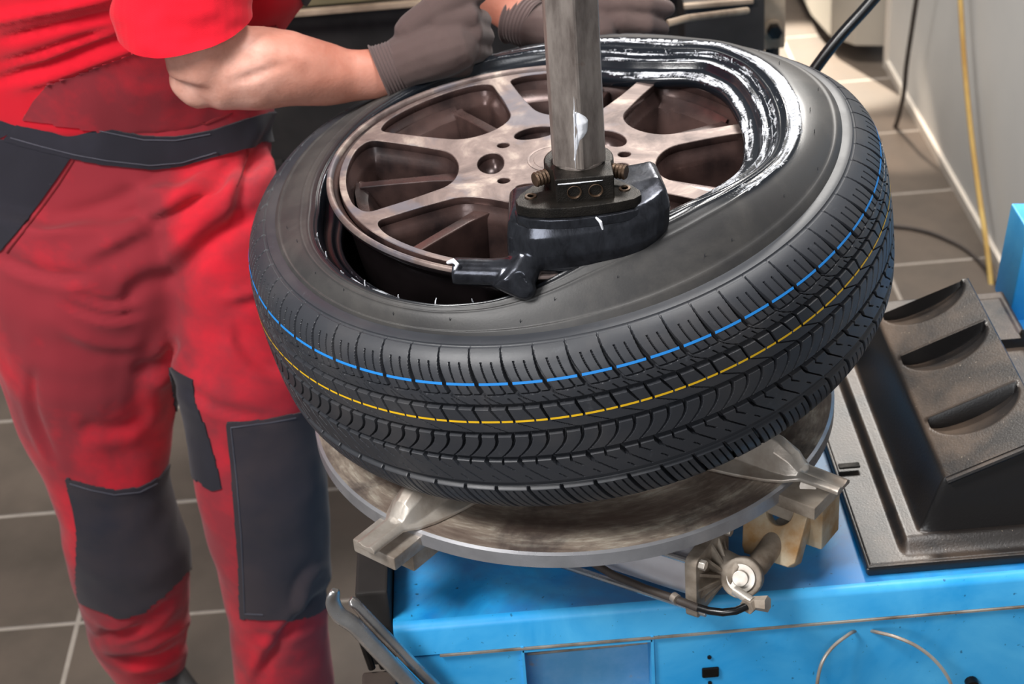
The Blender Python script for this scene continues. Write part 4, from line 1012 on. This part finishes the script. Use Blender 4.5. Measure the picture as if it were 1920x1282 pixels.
for row in ra2:
    rr3 = np.stack([np.interp(kq, range(37), np.r_[row[:, c_], row[0, c_]]) for c_ in range(3)], -1); cc3 = rr3.mean(0); out = []
    for p in rr3:
        nz3 = noise.noise(Vector((p[0]*14, p[1]*14, p[2]*26)))*.0085+noise.noise(Vector((p[0]*40, p[1]*40, p[2]*60+5)))*.002
        dv = (p-cc3); out.append(p+dv/np.linalg.norm(dv)*nz3)
    ra3.append([tuple(p) for p in out])
rs = ra3
inner = [[tuple(np.array(p)*.93+np.mean(np.array(r_), 0)*.07) for p in r_] for r_ in rs]
sl.rings(rs, cap=False); sl.rings([rs[-1], inner[-1], inner[-2]], cap=False)
slv = sl.build('sleeve', M_['shirt'], person, angle=80)
md = slv.modifiers.new('sub', 'SUBSURF'); md.levels = md.render_levels = 2
# dark shaded far side: chest pocket flap and lanyard-grey pad
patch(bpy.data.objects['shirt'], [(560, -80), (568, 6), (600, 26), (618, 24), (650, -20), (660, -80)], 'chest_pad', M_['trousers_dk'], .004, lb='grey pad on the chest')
patch(bpy.data.objects['shirt'], [(44, 222), (62, 190), (88, 160), (150, 140), (225, 110), (300, 80), (380, 62), (520, 50), (530, 215), (440, 236), (330, 262), (200, 246)], 'overall_bib', M_['trousers'], .002, lb='darker red top part of the work trousers above the waistband')
# gloves
def glove(mb_parts, name, lb, cuff_pts, cuff_r):
    m = MB()
    for pts, rad in mb_parts: m.tube(pts, rad, 16, end_round=True)
    me = remeshed(m, .0026, 4); P_ = co(me); Nn = nrm(me); setco(me, P_+Nn*(fbm(P_, 50)*.0012)[:, None])
    g_ = link_mesh(name, me, M_['glove'], person); lab(g_, lb)
    c_ = MB()
    n_ = 22; pts = []; rad = []
    for k in range(n_):
        t_ = k/(n_-1); pts.append(L2(cuff_pts[0], cuff_pts[1], t_)); rad.append(cuff_r[0]*(1-t_)+cuff_r[1]*t_+.0009*math.sin(k*2.1)+(.0022 if k < 3 else 0))
    c_.tube(pts, rad, 32); o = c_.build('glove_cuff', M_['cuff'], g_); return g_
Yg = .252
glove([([PY(738, 128, Yg), PY(775, 108, Yg), PY(815, 92, Yg), PY(850, 82, Yg)], [(.031, .029), (.039, .031), (.044, .033), (.043, .031)]),
       ([PY(775, 60, Yg+.01), PY(820, 20, Yg+.01), PY(862, -2, Yg+.012), PY(895, -12, Yg+.02)], [.022, .020, .016, .013]),
       ([PY(830, 45, Yg), PY(880, 32, Yg), PY(900, 38, Yg+.03), PY(885, 60, Yg+.055)], [.017, .0155, .0135, .012]),
       ([PY(835, 70, Yg-.003), PY(888, 60, Yg-.003), PY(906, 68, Yg+.03), PY(890, 88, Yg+.055)], [.018, .0155, .0135, .012]),
       ([PY(835, 98, Yg-.003), PY(886, 92, Yg-.003), PY(904, 98, Yg+.028), PY(886, 114, Yg+.052)], [.018, .0155, .013, .0115]),
       ([PY(825, 128, Yg), PY(868, 124, Yg), PY(888, 128, Yg+.022), PY(874, 142, Yg+.045)], [.0165, .014, .012, .011])],
      'work_glove', 'grey brown glove of the fist resting behind the rim', (PY(712, 139, .246), PY(752, 122, .25)), (.0325, .030))
Y2 = .355
glove([([PY(1000, 48, Y2), PY(1040, 50, Y2), PY(1085, 50, Y2), PY(1125, 48, Y2)], [(.031, .026), (.037, .027), (.042, .027), (.041, .024)]),
       ([PY(1120, 15, Y2), PY(1170, 8, Y2-.004), PY(1215, 8, Y2-.002), PY(1250, 16, Y2+.008)], [.0135, .0125, .012, .0105]),
       ([PY(1120, 42, Y2-.006), PY(1170, 42, Y2-.014), PY(1215, 46, Y2-.012), PY(1240, 54, Y2)], [.0145, .013, .012, .0108]),
       ([PY(1115, 66, Y2-.004), PY(1160, 68, Y2-.012), PY(1200, 70, Y2-.01), PY(1222, 76, Y2+.002)], [.0135, .0125, .0115, .010]),
       ([PY(1105, 86, Y2), PY(1140, 90, Y2-.004), PY(1170, 94, Y2), PY(1186, 97, Y2+.01)], [.0125, .0115, .010, .009]),
       ([PY(1060, 12, Y2+.01), PY(1120, -20, Y2+.015), PY(1180, -22, Y2+.01), PY(1220, -10, Y2+.01)], [.016, .0145, .013, .011])],
      'work_glove', 'grey brown glove of the far hand behind the steel post', (PY(962, 32, .374), PY(1005, 48, Y2)), (.030, .029))
# shoes
for k, (c0, ln_) in enumerate(((PY(300, 1290, .40), .26), (PY(535, 1440, .27), .26))):
    cx_, cy_ = c0[0], c0[1]; m = MB(); dr = Vector((.55, -.83, 0)); sd = Vector((.83, .55, 0)); base = Vector((cx_, cy_, ZT))
    rs = []
    for t_, hw_, ht in ((-.085, .020, .05), (-.08, .034, .085), (-.04, .038, .11), (.02, .040, .10), (.07, .044, .065), (.12, .048, .05), (.16, .040, .042), (.175, .022, .03)):
        rs.append([tuple(base+dr*t_+sd*hw_*math.cos(R_(a))+Vector((0, 0, max(0, ht*.5+ht*.5*math.sin(R_(a)))))) for a in range(0, 360, 20)])
    m.rings(rs); me = remeshed(m, .004, 3); P_ = co(me); P_[:, 2] = np.maximum(P_[:, 2], ZT+.0005); setco(me, P_); o = link_mesh('shoe', me, M_['boot'], person)

# ------------------------------------------------------------------ background equipment
bw = thing('workbench_frame', 'olive metal equipment frame with dark lower panel behind the mechanic', 'equipment', (.05, 1.25, .3))
a = PY(560, 30, 1.1); b = PY(1300, -20, 1.1); zc = PY(700, 12, 1.1)[2]
MB().box((-.08, 1.2, zc+.02), (.85, .12, .055)).build('cross_beam', M_['bench_olive'], bw, bevel=.004)
MB().box((-.08, 1.13, zc-.012), (.85, .012, .010)).build('beam_edge', M_['bench_light'], bw, bevel=.002)
MB().box((-.08, 1.24, zc-.18), (.85, .1, .28)).build('dark_panel', M_['bench_dark'], bw, bevel=.003)
MB().box((-.46, 1.2, (zc-.3)/2), (.05, .06, zc-.3)).build('leg', M_['bench_dark'], bw, bevel=.003)
MB().box((.30, 1.2, (zc-.3)/2), (.05, .06, zc-.3)).build('leg', M_['bench_dark'], bw, bevel=.003)
bk = thing('steel_bracket', 'dirty cream steel upright with a bolt beyond the right side of the tyre', 'bracket', (.33, 1.05, .4))
p = PY(1453, 40, 1.05); MB().box((p[0], 1.06, p[2]+.03), (.036, .012, .16)).build('upright_plate', M_['bench_light'], bk, bevel=.003)
p = PY(1452, 58, 1.045); MB().tube([(p[0], 1.035, p[2]), (p[0], 1.056, p[2])], .012, 6).build('bolt', M_['steel_dark'], bk, bevel=.001)
MB().tube([(p[0], 1.050, p[2]), (p[0], 1.054, p[2])], .016, 20).build('washer', M_['bench_light'], bk)
MB().tube([(p[0]+.0, 1.066, .02), (p[0], 1.066, p[2])], .012, 10).build('foot_rod', M_['bench_dark'], bk)
bo = thing('motor_box', 'dark oily metal housing beside the cream upright at the back', 'housing', (.25, 1.0, .4))
p = PY(1370, 60, 1.0); MB().box((p[0]-.01, 1.04, p[2]+.005), (.13, .08, .10)).build('housing', M_['bench_dark'], bo, bevel=.006)
MB().box((p[0]-.02, .995, p[2]+.052), (.11, .012, .008)).build('top_flange', M_['bench_light'], bo, bevel=.002)
MB().box((p[0], 1.05, (p[2]-.045)/2), (.05, .05, p[2]-.045)).build('pedestal', M_['bench_dark'], bo)
tb_ = thing('thin_rod', 'short bright metal rod end near the far gloved fingers', 'rod', (.16, .6, H+.2))
MB().tube([PY(1252, 44, .55), PY(1290, 34, .56), PY(1400, 20, .75)], .005, 10).build('rod', M_['bench_light'], tb_)

# hoses and cables at the wall
def smoothpts(P, n=8):
    P = [np.array(p, float) for p in P]; Q = []
    for i in range(len(P)-1):
        p0, p1, p2, p3 = P[max(i-1, 0)], P[i], P[i+1], P[min(i+2, len(P)-1)]
        for k in range(n):
            tt = k/n; Q.append(.5*((2*p1)+(-p0+p2)*tt+(2*p0-5*p1+4*p2-p3)*tt*tt+(-p0+3*p1-3*p2+p3)*tt**3))
    return Q+[P[-1]]
o = MB().tube(smoothpts([PX(x, y, .91) for x, y in ((1790, -420), (1794, -200), (1798, -60), (1803, 40), (1810, 140), (1822, 260), (1838, 380), (1850, 460), (1858, 530), (1862, 560))]), .0055, 12).build('air_hose', M_['hose_yellow'])
tag(o, 'yellow hose hanging down the pale wall to the black tray', 'hose')
o = MB().tube(smoothpts([PX(x, y, .88) for x, y in ((1760, -420), (1740, -200), (1725, -50), (1712, 40), (1700, 120), (1692, 190), (1672, 250))]+[(.80, 2.02, .02), (.74, 1.86, .009), (.70, 1.72, .009)]), .0055, 10).build('power_cable', M_['rubber_cord'])
tag(o, 'thin brown-grey cable hanging at the wall and touching the floor', 'cable')
o = MB().tube(smoothpts([PZ(x, y, -H+.009) for x, y in ((1630, 425), (1680, 424), (1730, 432), (1775, 448), (1815, 470), (1850, 505), (1890, 560))]), .004, 10).build('floor_cable', M_['rubber_cord'])
tag(o, 'dark cable curving across the brown floor tiles to the wall', 'cable')
hs = [PY(x, y, Y) for x, y, Y in ((1820, -260, .36), (1700, -78, .345), (1632, 5, .335), (1572, 72, .33), (1522, 138, .325), (1480, 205, .32), (1440, 290, .31))]
o = MB().tube(smoothpts(hs), .0072, 14).build('black_air_pipe', M_['black_gloss'])
tag(o, 'glossy black pipe rising behind the right shoulder of the tyre', 'pipe')
